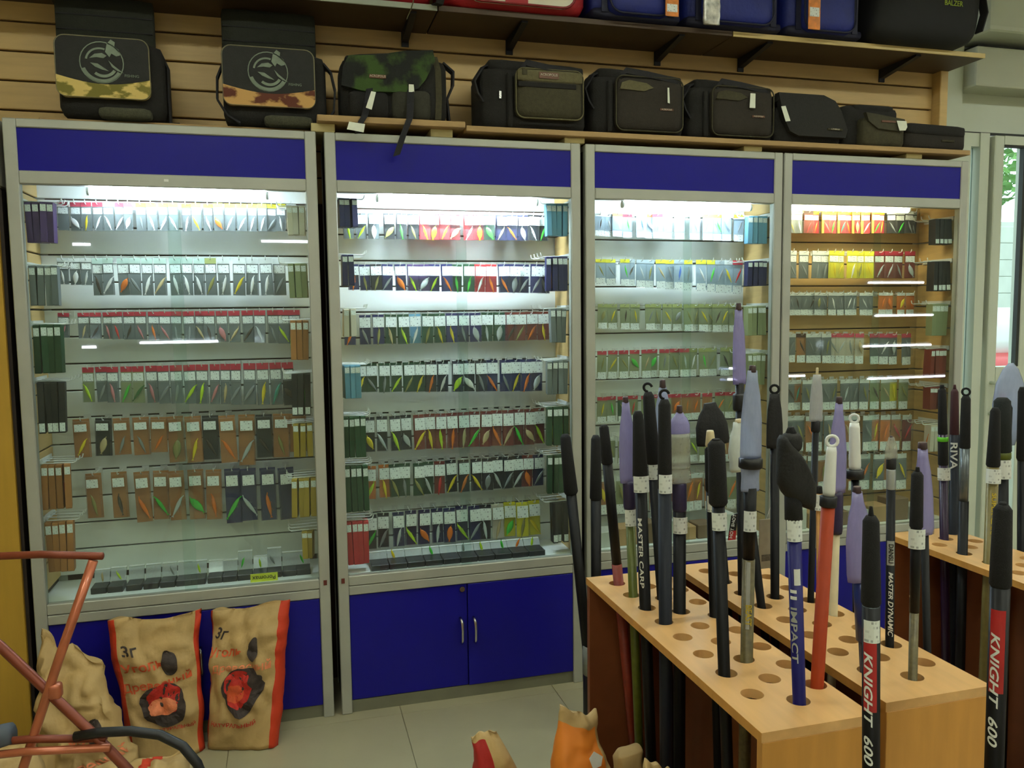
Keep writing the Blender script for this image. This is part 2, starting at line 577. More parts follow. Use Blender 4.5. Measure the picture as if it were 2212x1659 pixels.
# ================================================================== display cabinets
M_HEAD_EDGE = mat('header_channel', (120, 124, 116), 0.4, 0.6, 0.05, 10)
M_PLINTH = mat('plinth', (112, 112, 92), 0.6, 0, 0.08, 12)
M_DARK = mat('dark_board', (40, 30, 24), 0.7, 0, 0.1, 12)
YB = 0.26            # face of the inner back slats
CABS = {1: (-0.030, 0.929), 2: (0.957, 1.898), 3: (1.918, 2.767), 4: (2.774, 3.685)}
ORD = {1: 'first', 2: 'second', 3: 'third', 4: 'fourth'}
CAB_LABEL = {1: 'leftmost glass display cabinet with paper sacks against its blue base',
             2: 'second glass display cabinet with two blue doors and curved handles',
             3: 'third glass display cabinet behind the fishing rod racks',
             4: 'rightmost glass display cabinet with tan back beside the door'}
GROOVE0 = {1: (0.537, 0.0962), 2: (0.488, 0.099), 3: (0.50, 0.0975), 4: (0.50, 0.0975)}
CAB = {}
unit_slat = {}
for ci in (1, 2, 3, 4):
    x0, x1 = CABS[ci]
    xc = (x0 + x1) / 2
    pw = 0.038
    root = thing('display_cabinet', CAB_LABEL[ci], 'cabinet', (xc, 0.15, 0), 'glass display cabinets along the slat wall')
    CAB[ci] = root
    for a in (x0, x1 - pw):
        part('frame_post', B().bbox(a, a + pw, 0.0, 0.034, 0.0, 2.10, 0.003), M_ALU, root)
        part('frame_post', B().box(a, a + pw, 0.276, 0.304, 0.0, 2.10), M_ALU, root)
    part('top_rail', B().bbox(x0 + pw, x1 - pw, 0.0, 0.034, 2.072, 2.10, 0.003), M_ALU, root)
    part('header_panel', B().box(x0 + pw, x1 - pw, 0.006, 0.02, 1.938, 2.072), M_BLUE, root)
    part('lower_rail', B().bbox(x0 + pw, x1 - pw, 0.0, 0.03, 1.896, 1.938, 0.003), M_ALU, root)
    part('top_board', B().box(x0, x1, 0.034, 0.276, 2.078, 2.096), M_ALU, root)
    part('back_board', B().box(x0 + pw, x1 - pw, 0.276, 0.30, 0.02, 2.07), M_GROOVE, root)
    part('display_floor', B().box(x0 + 0.004, x1 - 0.004, 0.034, 0.276, 0.50, 0.516), M_WHITE_SLAT, root)
    part('sill_rail', B().bbox(x0 + pw, x1 - pw, 0.0, 0.034, 0.484, 0.520, 0.003), M_ALU, root)
    part('sill_rail', B().bbox(x0 + pw, x1 - pw, 0.002, 0.034, 0.448, 0.482, 0.003), M_ALU, root)
    # outer side skins
    for a in (x0 + 0.003, x1 - 0.007):
        part('side_skin', B().box(a, a + 0.004, 0.034, 0.276, 0.02, 2.078), M_DARK if ci != 4 else M_ALU, root)
    part('plinth', B().box(x0 + pw, x1 - pw, 0.012, 0.03, 0.0, 0.046), M_PLINTH, root)
    part('base_floor', B().box(x0 + 0.01, x1 - 0.01, 0.03, 0.276, 0.03, 0.046), M_DARK, root)
    xi0, xi1 = x0 + pw, x1 - pw
    xm = xi0 + (xi1 - xi0) * 0.51
    for k, (a, c, yy) in enumerate(((xi0, xm, 0.010), (xm, xi1, 0.004))):
        dr = part('door', B().bbox(a + 0.001, c - 0.001, yy, yy + 0.014, 0.048, 0.446, 0.0015), M_BLUE, root)
        hx = c - 0.028 if k == 0 else a + 0.022
        part('handle', B().tube([(hx, yy, 0.315), (hx, yy - 0.018, 0.312), (hx + 0.002, yy - 0.024, 0.30), (hx + 0.003, yy - 0.026, 0.27), (hx + 0.003, yy - 0.024, 0.235), (hx + 0.003, yy - 0.016, 0.222), (hx + 0.003, yy, 0.219)], [0.005, 0.006, 0.006, 0.005, 0.005, 0.005, 0.005]), M_CHROME, dr, True)
        if k == 0:
            part('lock', B().cyl((c - 0.02, yy - 0.008, 0.428), (c - 0.02, yy, 0.428), 0.010, seg=16).box(c - 0.0215, c - 0.0185, yy - 0.009, yy - 0.007, 0.422, 0.434), M_CHROME, dr)
    # sliding panes
    part('pane', B().box(xi0, xm + 0.02, 0.016, 0.020, 0.518, 1.898), M_GLASS, root)
    part('pane', B().box(xm - 0.02, xi1, 0.008, 0.012, 0.518, 1.898), M_GLASS, root)
    # inner back slats
    g0, gp = GROOVE0[ci]
    sm = M_TAN_SLAT if ci == 4 else M_WHITE_SLAT
    sb = B().bbox(x0 + 0.008 - xc, x1 - 0.008 - xc, 0, 0.016, -gp / 2 + 0.0028, gp / 2 - 0.0028, 0.002)
    sme = mesh_from(sb, (0, 0, 0), 'cab_slat')
    sme.materials.append(sm)
    nsl = int((2.07 - g0) / gp)
    for k in range(-0, nsl + 1):
        zc = g0 + gp * (k + 0.5)
        if zc + gp / 2 > 2.085:
            break
        obj('back_slat', sme, sm, root, (0, YB - 0.15, zc))
    # inner side slats (tan)
    sb = B().bbox(0, 0.012, -0.106, 0.108, -gp / 2 + 0.0028, gp / 2 - 0.0028, 0.002)
    ssm = mesh_from(sb, (0, 0, 0), 'cab_side_slat')
    ssm.materials.append(M_TAN)
    for k in range(0, nsl + 1):
        zc = g0 + gp * (k + 0.5)
        if zc + gp / 2 > 2.085:
            break
        obj('side_slat', ssm, M_TAN, root, (x0 + 0.008 - xc, 0, zc))
        obj('side_slat', ssm, M_TAN, root, (x1 - 0.020 - xc, 0, zc))
    # lamp
    tx = {1: (0.195, 0.76), 2: (1.14, 1.74), 3: (2.09, 2.65), 4: (2.83, 3.43)}[ci]
    ty, tz = (0.052, 1.884) if ci < 4 else (0.060, 1.893)
    glow = emit('cabinet_tube_glow_%d' % ci, (226, 240, 255) if ci < 4 else (255, 236, 196), CAB_TUBE[ci - 1])
    lt = part('lamp_tube', B().cyl((tx[0], ty, tz), (tx[1], ty, tz), 0.0125, seg=12), glow, root, True)
    for e in tx:
        part('lamp_cap', B().cyl((e - 0.004, ty, tz), (e + 0.004, ty, tz), 0.0128, seg=12), M_HOUSING, lt)
    part('lamp_housing', B().box(tx[0], tx[1], ty - 0.012, ty + 0.014, tz + 0.013, tz + 0.03), M_HOUSING, root)
# white sticker on cabinet one header, lock washer marks
part('sticker', B().box(0.436, 0.450, -0.0012, 0.0, 1.915, 1.923), M_HOUSING, CAB[1])
for cx in (0.912, 0.975):
    part('latch', B().box(cx - 0.006, cx + 0.006, -0.003, 0.0, 0.497, 0.515), mat('rust_latch', (96, 40, 30), 0.6, 0.2, 0.1, 30), CAB[1 if cx < 0.94 else 2])

# ================================================================== lure packs
CARDC = {'c': (106, 114, 114), 'n': (18, 20, 76), 'k': (20, 20, 24), 'g': (14, 62, 30), 'r': (186, 36, 44), 'd': (112, 36, 20), 'b': (164, 108, 56),
         't': (96, 150, 176), 'o': (196, 108, 30), 'y': (214, 204, 30), 'w': (204, 196, 176), 'u': (150, 170, 182), 'v': (136, 144, 104), 'p': (66, 40, 92), 'm': (166, 138, 40)}
CARDN = {'c': 'clear grey', 'n': 'navy', 'k': 'black', 'g': 'dark green', 'r': 'red', 'd': 'maroon', 'b': 'brown', 't': 'pale teal', 'o': 'orange', 'y': 'yellow', 'w': 'cream', 'u': 'pale blue', 'v': 'olive', 'p': 'purple', 'm': 'mustard'}
LUREC = {'y': (236, 210, 30), 'Y': (190, 226, 30), 'g': (70, 200, 60), 'G': (36, 104, 48), 'o': (236, 120, 26), 'r': (200, 40, 40), 'w': (240, 240, 236), 's': (196, 204, 204),
         'a': (140, 146, 146), 't': (206, 184, 136), 'e': (150, 146, 80), 'k': (60, 48, 38), 'p': (206, 130, 134), 'n': (40, 48, 110), 'T': (50, 150, 130), 'b': (70, 110, 200)}
LUREN = {'y': 'yellow', 'Y': 'lime', 'g': 'green', 'G': 'dark green', 'o': 'orange', 'r': 'red', 'w': 'white', 's': 'silver', 'a': 'grey', 't': 'tan', 'e': 'olive', 'k': 'dark brown', 'p': 'pink', 'n': 'navy', 'T': 'teal', 'b': 'blue'}
HDRC = {'P': (190, 70, 90), 'W': (206, 212, 208), 'Y': (222, 214, 60), 'R': (176, 44, 64), 'G': (172, 194, 182), 'V': (150, 158, 96), 'U': (170, 184, 190), 'O': (200, 110, 60), 'D': (70, 44, 32)}
ordn = ['first', 'second', 'third', 'fourth', 'fifth', 'sixth', 'seventh', 'eighth', 'ninth', 'tenth', 'eleventh', 'twelfth', 'thirteenth', 'fourteenth', 'fifteenth',
        'sixteenth', 'seventeenth', 'eighteenth', 'nineteenth', 'twentieth', 'twenty-first', 'twenty-second', 'twenty-third']

def fish_mesh(prof, flat, fork):
    b = B()
    b.lathe((0, 0, -0.5), (0, 0, 1), prof, 8, flat)
    # tail fin and diving lip
    b.prism([(-0.012, -0.47), (0.012, -0.47), (fork, -0.60), (0.0, -0.56), (-fork, -0.60)], -0.006, 0.006)
    b.prism([(-0.02, 0.44), (0.03, 0.42), (0.08, 0.56), (0.04, 0.59)], -0.03, 0.03)
    # two treble hooks
    for hz in (-0.18, 0.16):
        b.tube([(0.08, 0, hz), (0.14, 0, hz - 0.03), (0.17, 0.02, hz - 0.08), (0.15, 0.03, hz - 0.10)], 0.006, 4)
    return mesh_from(b, (0, 0, 0), 'lure')
FISH = [fish_mesh([(0.0, 0.02), (0.12, 0.055), (0.35, 0.095), (0.6, 0.11), (0.85, 0.075), (0.98, 0.02)], (1, 0.62), 0.07),
        fish_mesh([(0.0, 0.03), (0.1, 0.09), (0.32, 0.19), (0.6, 0.22), (0.85, 0.14), (0.98, 0.03)], (1, 0.6), 0.09)]
for m_ in FISH:
    m_.materials.append(M_LURE)
def unit_box(depth, name, m):
    b = B().box(-0.5, 0.5, -depth / 2, depth / 2, -1, 0)
    me = mesh_from(b, (0, 0, 0), name)
    me.materials.append(m)
    return me
U_CARD = unit_box(0.0016, 'card', M_CARD)
U_HEAD = unit_box(0.0022, 'header', M_CARD)
U_TAG = unit_box(0.0008, 'price_label', M_TAG)
def blister_mesh():
    # thin clear shell with a sloped rim, open at the back
    b = B()
    o_ = [(-0.5, 0.0, 0), (0.5, 0.0, 0), (0.5, 0.0, -1), (-0.5, 0.0, -1)]
    f_ = [(-0.46, -1.0, -0.03), (0.46, -1.0, -0.03), (0.46, -1.0, -0.97), (-0.46, -1.0, -0.97)]
    ov = [b.bm.verts.new(p) for p in o_]
    fv = [b.bm.verts.new(p) for p in f_]
    b.bm.faces.new(fv)
    for i in range(4):
        j = (i + 1) % 4
        b.bm.faces.new((ov[i], ov[j], fv[j], fv[i]))
    me = mesh_from(b, (0, 0, 0), 'blister')
    me.materials.append(M_BLISTER)
    return me
U_BLIS = blister_mesh()

def colr(c, j=0.06):
    k = 1 + random.uniform(-j, j)
    l = lin(c)
    return (min(1, l[0] * k), min(1, l[1] * k), min(1, l[2] * k), 1)

def child(name, me, m, root, loc, scale, color=None, rot=None):
    o = obj(name, me, m, root, loc, color)
    o.scale = scale
    if rot:
        o.rotation_euler = rot
    return o

CARD_KEYS = 'cnkgrdbtoywuvpm'
HEAD_KEYS = 'PWYRGVUOD'
LURE_KEYS = '-yYgGorwsatekpnTb'
PACK_NAME = {'blister': 'carded_lure', 'kraft': 'windowed_lure_box', 'box': 'boxed_lure', 'bag': 'bagged_lure'}
def pack(x, y, z, w, h, code, style, label, group, rz=0.0, tilt=0.0, small=False):
    """a hanging lure pack; origin at its hang hole"""
    t = thing('narrow_lure_pack' if small else PACK_NAME[style], label, 'lure pack', (x, y, z), group)
    t.rotation_euler = (0, tilt, rz)
    cc, hc, lc = code[0], code[1], code[2]
    child('card', U_CARD, M_CARD, t, (0, 0, 0.004), (w, 1, h), colr(CARDC[cc]))
    dep = 0.016
    if style == 'blister':
        child('header', U_HEAD, M_CARD, t, (0, -0.0006, 0.004), (w, 1, h * 0.15), colr(HDRC[hc]))
        child('price_label', U_TAG, M_TAG, t, (0, -0.0020, -h * 0.15), (w * 0.88, 1, h * 0.22))
        if cc == 'r' and hc == 'Y':
            child('side_band', U_HEAD, M_CARD, t, (-w * 0.37, -0.0010, 0.004), (w * 0.26, 1, h), colr((236, 206, 70)))
        bz0, bz1, ll = -h * 0.38, h * 0.60, h * 0.46
        if not small:
            child('blister', U_BLIS, M_BLISTER, t, (0, -0.001, bz0), (w * 0.96, dep, bz1))
        lz = -h * 0.69
    elif style == 'kraft':
        child('price_label', U_TAG, M_TAG, t, (0, -0.0195, -h * 0.09), (w * 0.74, 1, h * 0.19))
        child('blister', U_BLIS, M_BLISTER, t, (0, -0.001, 0.0), (w * 0.98, dep + 0.002, h * 0.98))
        lz, ll = -h * 0.68, h * 0.42
    elif style == 'box':
        child('price_label', U_TAG, M_TAG, t, (0, -0.0195, -h * 0.05), (w * 0.94, 1, h * 0.34))
        child('blister', U_BLIS, M_BLISTER, t, (0, -0.001, -h * 0.02), (w * 0.98, dep + 0.002, h * 0.97))
        lz, ll = -h * 0.69, h * 0.52
    else:
        child('header', U_HEAD, M_CARD, t, (0, -0.0006, 0.004), (w, 1, h * 0.14), colr(HDRC[hc]))
        if not small:
            child('blister', U_BLIS, M_BLISTER, t, (0, -0.001, -h * 0.12), (w * 0.96, dep, h * 0.62))
        child('price_label', U_TAG, M_TAG, t, (0, -0.0020, -h * 0.76), (w * 0.9, 1, h * 0.27))
        lz, ll = -h * 0.45, h * 0.42
    if lc != '-':
        fat = random.random() < (0.22 if style == 'box' else 0.08)
        a = random.uniform(-0.75, 0.75) if fat else random.choice((-1, 1, 1)) * random.uniform(0.1, 0.6)
        ll = min(ll, w * (1.25 if fat else 1.75))
        fx = 0.95 if fat else 0.85
        child('lure', FISH[1 if fat else 0], M_LURE, t, (0, -0.0105, lz), (ll * fx, ll * 0.55, ll), colr(LUREC[lc], 0.12), (0, a, random.choice((0, math.pi)) if not fat else 0))
    return t

# straight wire hook with upturned tip, pushed into a slat groove
hb_ = B().tube([(0, 0.0, 0), (0, -0.098, -0.002), (0, -0.106, 0.002), (0, -0.109, 0.012)], 0.0017, 6)
hb_.box(-0.012, 0.012, -0.003, 0.0, -0.010, 0.010)
HOOK = mesh_from(hb_, (0, 0, 0), 'hook')
HOOK.materials.append(M_HOOK)
YP = 0.165
STY = {'blister': 'carded', 'kraft': 'windowed', 'box': 'boxed', 'bag': 'bagged'}

ROWS=[
(1,'top','blister',[(0.091,1.862,0.035,0.095,0,0,0),(0.127,1.863,0.033,0.096,0,0,7),(0.161,1.863,0.033,0.096,0,0,1),(0.196,1.864,0.033,0.096,0,0,7),(0.23,1.864,0.033,0.096,0,1,7),(0.265,1.865,0.029,0.096,0,0,7),(0.295,1.865,0.029,0.096,0,0,7),(0.333,1.866,0.034,0.096,0,2,9),(0.368,1.866,0.034,0.096,0,2,7),(0.406,1.867,0.032,0.097,0,2,7),(0.44,1.867,0.032,0.097,0,2,7),(0.481,1.868,0.032,0.097,0,2,7),(0.515,1.868,0.033,0.097,0,2,1),(0.554,1.869,0.033,0.097,0,2,7),(0.588,1.869,0.033,0.097,0,2,5),(0.628,1.87,0.038,0.097,0,2,7),(0.667,1.87,0.036,0.097,0,2,7),(0.705,1.871,0.031,0.098,0,2,7),(0.738,1.871,0.032,0.098,0,2,7),(0.771,1.872,0.032,0.098,0,2,9),(0.804,1.872,0.032,0.098,0,2,7),(0.84,1.873,0.035,0.098,0,1,9)]),
(1,'second','blister',[(0.079,1.674,0.035,0.089,0,1,7),(0.115,1.674,0.035,0.091,0,1,7),(0.152,1.674,0.033,0.092,0,1,7),(0.185,1.674,0.033,0.128,0,4,12),(0.22,1.675,0.033,0.128,0,4,7),(0.266,1.675,0.038,0.129,0,4,5),(0.306,1.675,0.036,0.129,0,4,9),(0.344,1.675,0.036,0.13,0,4,7),(0.387,1.675,0.041,0.13,0,4,10),(0.435,1.676,0.039,0.131,0,4,7),(0.476,1.676,0.037,0.131,0,4,7),(0.515,1.676,0.038,0.131,0,4,7),(0.555,1.676,0.038,0.132,0,5,11),(0.597,1.676,0.041,0.132,0,1,7),(0.652,1.676,0.043,0.133,0,1,1),(0.697,1.677,0.044,0.133,0,1,7),(0.743,1.677,0.044,0.134,0,1,7),(0.789,1.677,0.044,0.134,0,1,9)]),
(1,'third','blister',[(0.073,1.487,0.035,0.085,0,3,13),(0.133,1.487,0.036,0.088,0,3,10),(0.172,1.487,0.036,0.09,0,3,12),(0.211,1.487,0.036,0.092,0,3,13),(0.239,1.488,0.037,0.094,0,3,6),(0.277,1.488,0.037,0.096,0,3,12),(0.315,1.488,0.037,0.097,0,3,13),(0.357,1.488,0.037,0.1,0,3,5),(0.396,1.488,0.038,0.102,0,3,13),(0.43,1.488,0.038,0.103,0,3,9),(0.473,1.488,0.038,0.105,0,3,9),(0.513,1.488,0.038,0.107,0,3,10),(0.542,1.488,0.039,0.109,0,3,12),(0.584,1.488,0.039,0.111,0,3,13),(0.627,1.488,0.039,0.113,0,3,10),(0.672,1.489,0.04,0.116,0,3,12),(0.716,1.489,0.04,0.118,0,3,8),(0.762,1.489,0.04,0.12,0,3,9),(0.8,1.489,0.04,0.122,0,3,2),(0.837,1.489,0.041,0.124,0,3,12)]),
(1,'fourth','blister',[(0.139,1.298,0.037,0.121,12,3,2),(0.177,1.298,0.037,0.123,0,3,9),(0.215,1.297,0.037,0.125,0,3,13),(0.259,1.297,0.037,0.128,12,3,3),(0.298,1.297,0.038,0.13,12,3,4),(0.34,1.297,0.038,0.132,0,3,13),(0.38,1.297,0.038,0.135,0,3,9),(0.422,1.297,0.041,0.137,0,3,9),(0.467,1.297,0.041,0.14,0,3,2),(0.51,1.297,0.042,0.142,0,3,2),(0.554,1.297,0.034,0.144,0,3,13),(0.59,1.297,0.035,0.146,0,3,10),(0.626,1.297,0.035,0.149,0,3,9),(0.673,1.297,0.043,0.151,0,3,9),(0.718,1.297,0.043,0.154,0,3,1),(0.763,1.297,0.041,0.156,0,3,15),(0.806,1.297,0.041,0.159,2,3,12)]),
(1,'fifth','kraft',[(0.107,1.118,0.052,0.135,6,1,1),(0.177,1.117,0.053,0.133,2,1,10),(0.235,1.116,0.054,0.13,6,1,9),(0.297,1.115,0.054,0.135,6,1,9),(0.359,1.114,0.055,0.126,6,1,5),(0.41,1.113,0.055,0.167,6,1,11),(0.471,1.112,0.056,0.169,6,1,1),(0.53,1.111,0.057,0.161,2,1,12),(0.587,1.11,0.057,0.174,6,1,5),(0.655,1.108,0.058,0.189,6,1,8),(0.716,1.107,0.058,0.16,2,1,12),(0.778,1.106,0.059,0.163,6,1,11),(0.837,1.105,0.06,0.143,6,1,3)]),
(1,'sixth','kraft',[(0.135,0.924,0.051,0.159,6,1,11),(0.215,0.922,0.051,0.165,6,1,12),(0.291,0.92,0.052,0.183,6,1,5),(0.354,0.918,0.053,0.178,6,1,3),(0.406,0.917,0.053,0.18,6,1,8),(0.47,0.915,0.054,0.184,6,1,3),(0.534,0.913,0.054,0.184,6,1,5),(0.597,0.911,0.055,0.204,1,1,3),(0.652,0.909,0.056,0.196,1,1,8),(0.721,0.907,0.056,0.199,1,1,5),(0.786,0.905,0.057,0.197,1,1,0)]),
(2,'top','box',[(1.041,1.846,0.039,0.095,0,1,2),(1.088,1.846,0.039,0.095,0,1,2),(1.135,1.846,0.04,0.095,0,1,7),(1.192,1.847,0.04,0.096,2,1,11),(1.239,1.847,0.04,0.096,2,1,3),(1.285,1.848,0.041,0.096,2,1,11),(1.329,1.848,0.041,0.097,4,1,1),(1.364,1.848,0.041,0.097,4,1,1),(1.404,1.849,0.041,0.097,4,1,1),(1.447,1.849,0.042,0.097,4,1,10),(1.499,1.849,0.042,0.098,4,1,7),(1.54,1.85,0.042,0.098,4,1,1),(1.579,1.85,0.043,0.098,3,1,3),(1.632,1.85,0.043,0.098,1,1,10),(1.672,1.851,0.043,0.099,1,1,5),(1.719,1.851,0.044,0.099,1,1,8),(1.758,1.851,0.044,0.099,2,1,7),(1.798,1.852,0.044,0.1,2,1,3)]),
(2,'second','box',[(1.054,1.656,0.041,0.094,1,1,5),(1.098,1.656,0.041,0.096,1,1,11),(1.139,1.657,0.042,0.097,2,1,11),(1.182,1.657,0.042,0.098,1,1,9),(1.23,1.657,0.042,0.099,1,1,5),(1.279,1.657,0.043,0.1,13,1,2),(1.321,1.657,0.043,0.101,13,1,8),(1.363,1.658,0.043,0.103,1,1,2),(1.408,1.658,0.044,0.104,1,1,5),(1.45,1.658,0.044,0.105,3,1,3),(1.496,1.658,0.044,0.106,3,1,3),(1.542,1.658,0.045,0.107,4,1,7),(1.586,1.658,0.045,0.108,4,1,5),(1.637,1.659,0.045,0.11,1,1,5),(1.679,1.659,0.046,0.111,1,1,9),(1.721,1.659,0.046,0.112,1,1,8),(1.769,1.659,0.046,0.113,1,1,9),(1.804,1.659,0.047,0.114,1,1,9)]),
(2,'third','box',[(1.039,1.467,0.043,0.111,1,1,5),(1.095,1.467,0.043,0.111,1,1,9),(1.143,1.468,0.043,0.111,1,1,11),(1.191,1.468,0.044,0.111,3,1,10),(1.237,1.468,0.044,0.112,3,1,2),(1.284,1.469,0.044,0.112,7,1,7),(1.331,1.469,0.045,0.112,3,1,11),(1.378,1.469,0.045,0.112,3,1,1),(1.425,1.47,0.045,0.112,1,1,1),(1.473,1.47,0.046,0.112,1,1,9),(1.517,1.47,0.046,0.112,1,1,8),(1.568,1.471,0.046,0.112,3,1,8),(1.615,1.471,0.047,0.112,3,1,8),(1.664,1.471,0.047,0.112,5,1,12),(1.699,1.471,0.047,0.112,5,1,11),(1.749,1.472,0.048,0.112,5,1,5),(1.795,1.472,0.048,0.112,5,1,1)]),
(2,'fourth','box',[(1.07,1.284,0.042,0.108,3,1,1),(1.113,1.284,0.042,0.109,3,1,9),(1.161,1.284,0.042,0.111,3,1,9),(1.207,1.284,0.043,0.112,3,1,2),(1.254,1.284,0.043,0.114,3,1,11),(1.298,1.284,0.043,0.115,3,1,1),(1.341,1.284,0.044,0.116,2,1,5),(1.388,1.284,0.044,0.118,2,1,7),(1.446,1.284,0.044,0.12,2,1,2),(1.494,1.284,0.045,0.121,2,1,7),(1.538,1.284,0.045,0.122,2,1,9),(1.587,1.284,0.045,0.124,1,1,5),(1.637,1.284,0.046,0.125,1,1,9),(1.682,1.284,0.046,0.127,1,1,1),(1.722,1.284,0.046,0.128,1,1,5),(1.768,1.284,0.047,0.129,1,1,8)]),
(2,'fifth','box',[(1.1,1.079,0.04,0.133,2,1,1),(1.148,1.08,0.041,0.134,2,1,8),(1.196,1.08,0.041,0.134,2,1,2),(1.24,1.08,0.041,0.135,2,1,8),(1.287,1.081,0.042,0.136,5,1,1),(1.332,1.081,0.042,0.137,5,1,1),(1.374,1.081,0.042,0.137,5,1,2),(1.419,1.081,0.043,0.138,5,1,5),(1.464,1.082,0.043,0.139,5,1,10),(1.51,1.082,0.043,0.14,5,1,3),(1.556,1.082,0.044,0.141,5,1,10),(1.6,1.083,0.044,0.141,5,1,5),(1.644,1.083,0.044,0.142,5,1,10),(1.691,1.083,0.045,0.143,5,1,3),(1.736,1.083,0.045,0.144,5,1,10),(1.778,1.084,0.045,0.144,5,1,2)]),
(2,'sixth','box',[(1.1,0.891,0.041,0.128,8,1,2),(1.151,0.891,0.041,0.128,8,1,1),(1.189,0.892,0.041,0.128,3,1,11),(1.231,0.892,0.042,0.128,3,1,9),(1.283,0.892,0.042,0.128,3,1,11),(1.322,0.893,0.042,0.128,3,1,8),(1.367,0.893,0.042,0.128,5,1,6),(1.413,0.893,0.043,0.128,2,1,1),(1.461,0.894,0.043,0.128,2,1,5),(1.513,0.894,0.043,0.128,2,1,1),(1.559,0.894,0.044,0.128,2,1,9),(1.6,0.895,0.044,0.128,2,1,8),(1.642,0.895,0.044,0.128,2,1,9),(1.684,0.895,0.045,0.128,2,1,8),(1.726,0.896,0.045,0.128,5,1,5),(1.771,0.896,0.045,0.127,1,1,9)]),
(2,'bottom','box',[(1.095,0.703,0.043,0.134,2,1,3),(1.143,0.704,0.044,0.135,2,1,9),(1.2,0.704,0.044,0.135,1,1,8),(1.25,0.704,0.044,0.136,1,1,2),(1.302,0.705,0.045,0.137,1,1,5),(1.353,0.705,0.045,0.137,1,1,8),(1.401,0.705,0.046,0.138,1,1,5),(1.452,0.706,0.046,0.139,1,1,2),(1.501,0.706,0.046,0.139,1,1,9),(1.548,0.706,0.047,0.14,2,1,8),(1.598,0.706,0.047,0.14,10,1,10),(1.651,0.707,0.048,0.141,9,1,3),(1.698,0.707,0.048,0.142,9,1,11),(1.752,0.707,0.048,0.142,9,1,1)]),
(3,'top','bag',[(2.039,1.863,0.044,0.083,11,1,12),(2.078,1.863,0.044,0.085,11,1,9),(2.114,1.864,0.044,0.086,11,7,8),(2.164,1.864,0.045,0.088,11,3,3),(2.219,1.865,0.045,0.089,11,1,16),(2.259,1.865,0.045,0.091,11,7,8),(2.292,1.866,0.046,0.092,11,3,9),(2.34,1.866,0.046,0.093,11,1,7),(2.392,1.867,0.046,0.095,11,1,7),(2.466,1.868,0.047,0.097,11,1,9),(2.521,1.868,0.047,0.099,11,2,7),(2.569,1.869,0.048,0.101,11,2,3),(2.608,1.869,0.048,0.102,11,1,9),(2.671,1.87,0.048,0.104,11,2,9)]),
(3,'second','bag',[(2.043,1.681,0.043,0.094,11,2,11),(2.09,1.681,0.043,0.097,11,2,9),(2.146,1.681,0.043,0.101,11,2,3),(2.175,1.681,0.043,0.102,11,6,12),(2.223,1.68,0.044,0.106,11,6,8),(2.263,1.68,0.044,0.108,11,6,11),(2.306,1.68,0.044,0.111,11,2,10),(2.352,1.68,0.045,0.114,11,2,9),(2.39,1.68,0.045,0.116,11,6,16),(2.437,1.68,0.045,0.119,11,2,9),(2.49,1.68,0.046,0.123,11,2,7),(2.543,1.68,0.046,0.126,11,2,3),(2.582,1.679,0.046,0.129,11,6,9),(2.622,1.679,0.047,0.131,11,1,1),(2.665,1.679,0.047,0.134,11,3,6)]),
(3,'third','bag',[(2.051,1.5,0.042,0.094,12,5,11),(2.098,1.499,0.042,0.095,12,5,1),(2.148,1.499,0.042,0.097,12,5,12),(2.199,1.498,0.043,0.098,12,5,1),(2.258,1.498,0.043,0.1,12,5,9),(2.296,1.497,0.043,0.101,12,5,11),(2.337,1.497,0.044,0.103,12,5,1),(2.389,1.497,0.044,0.104,12,5,9),(2.433,1.496,0.044,0.106,12,5,11),(2.472,1.496,0.045,0.107,12,5,11),(2.506,1.496,0.045,0.108,12,5,1),(2.536,1.495,0.045,0.109,12,5,11),(2.57,1.495,0.045,0.11,12,5,12),(2.604,1.495,0.046,0.111,12,5,1),(2.647,1.494,0.046,0.112,12,5,11)]),
(3,'fourth','bag',[(2.045,1.309,0.041,0.108,12,3,11),(2.098,1.309,0.041,0.109,12,3,1),(2.143,1.309,0.042,0.109,12,3,11),(2.194,1.309,0.042,0.109,12,3,3),(2.242,1.31,0.042,0.11,12,3,10),(2.278,1.31,0.042,0.11,12,3,3),(2.324,1.31,0.043,0.111,12,3,9),(2.379,1.31,0.043,0.111,12,3,11),(2.418,1.31,0.043,0.111,12,3,8),(2.462,1.31,0.044,0.112,12,5,7),(2.507,1.31,0.044,0.112,12,5,3),(2.553,1.31,0.044,0.113,12,5,11),(2.61,1.31,0.045,0.113,12,5,12),(2.65,1.31,0.045,0.113,12,5,11)]),
(3,'fifth','bag',[(2.046,1.12,0.042,0.101,12,3,1),(2.091,1.12,0.043,0.101,12,3,3),(2.137,1.119,0.043,0.102,3,3,11),(2.189,1.119,0.043,0.102,12,3,6),(2.241,1.119,0.044,0.103,12,3,9),(2.288,1.119,0.044,0.103,12,3,11),(2.335,1.119,0.044,0.103,12,3,11),(2.382,1.119,0.045,0.104,6,3,5),(2.43,1.118,0.045,0.104,6,3,5),(2.478,1.118,0.045,0.104,6,3,5),(2.526,1.118,0.046,0.105,6,3,11),(2.593,1.118,0.046,0.105,12,3,5),(2.636,1.118,0.046,0.106,12,3,11),(2.68,1.117,0.047,0.106,6,3,12)]),
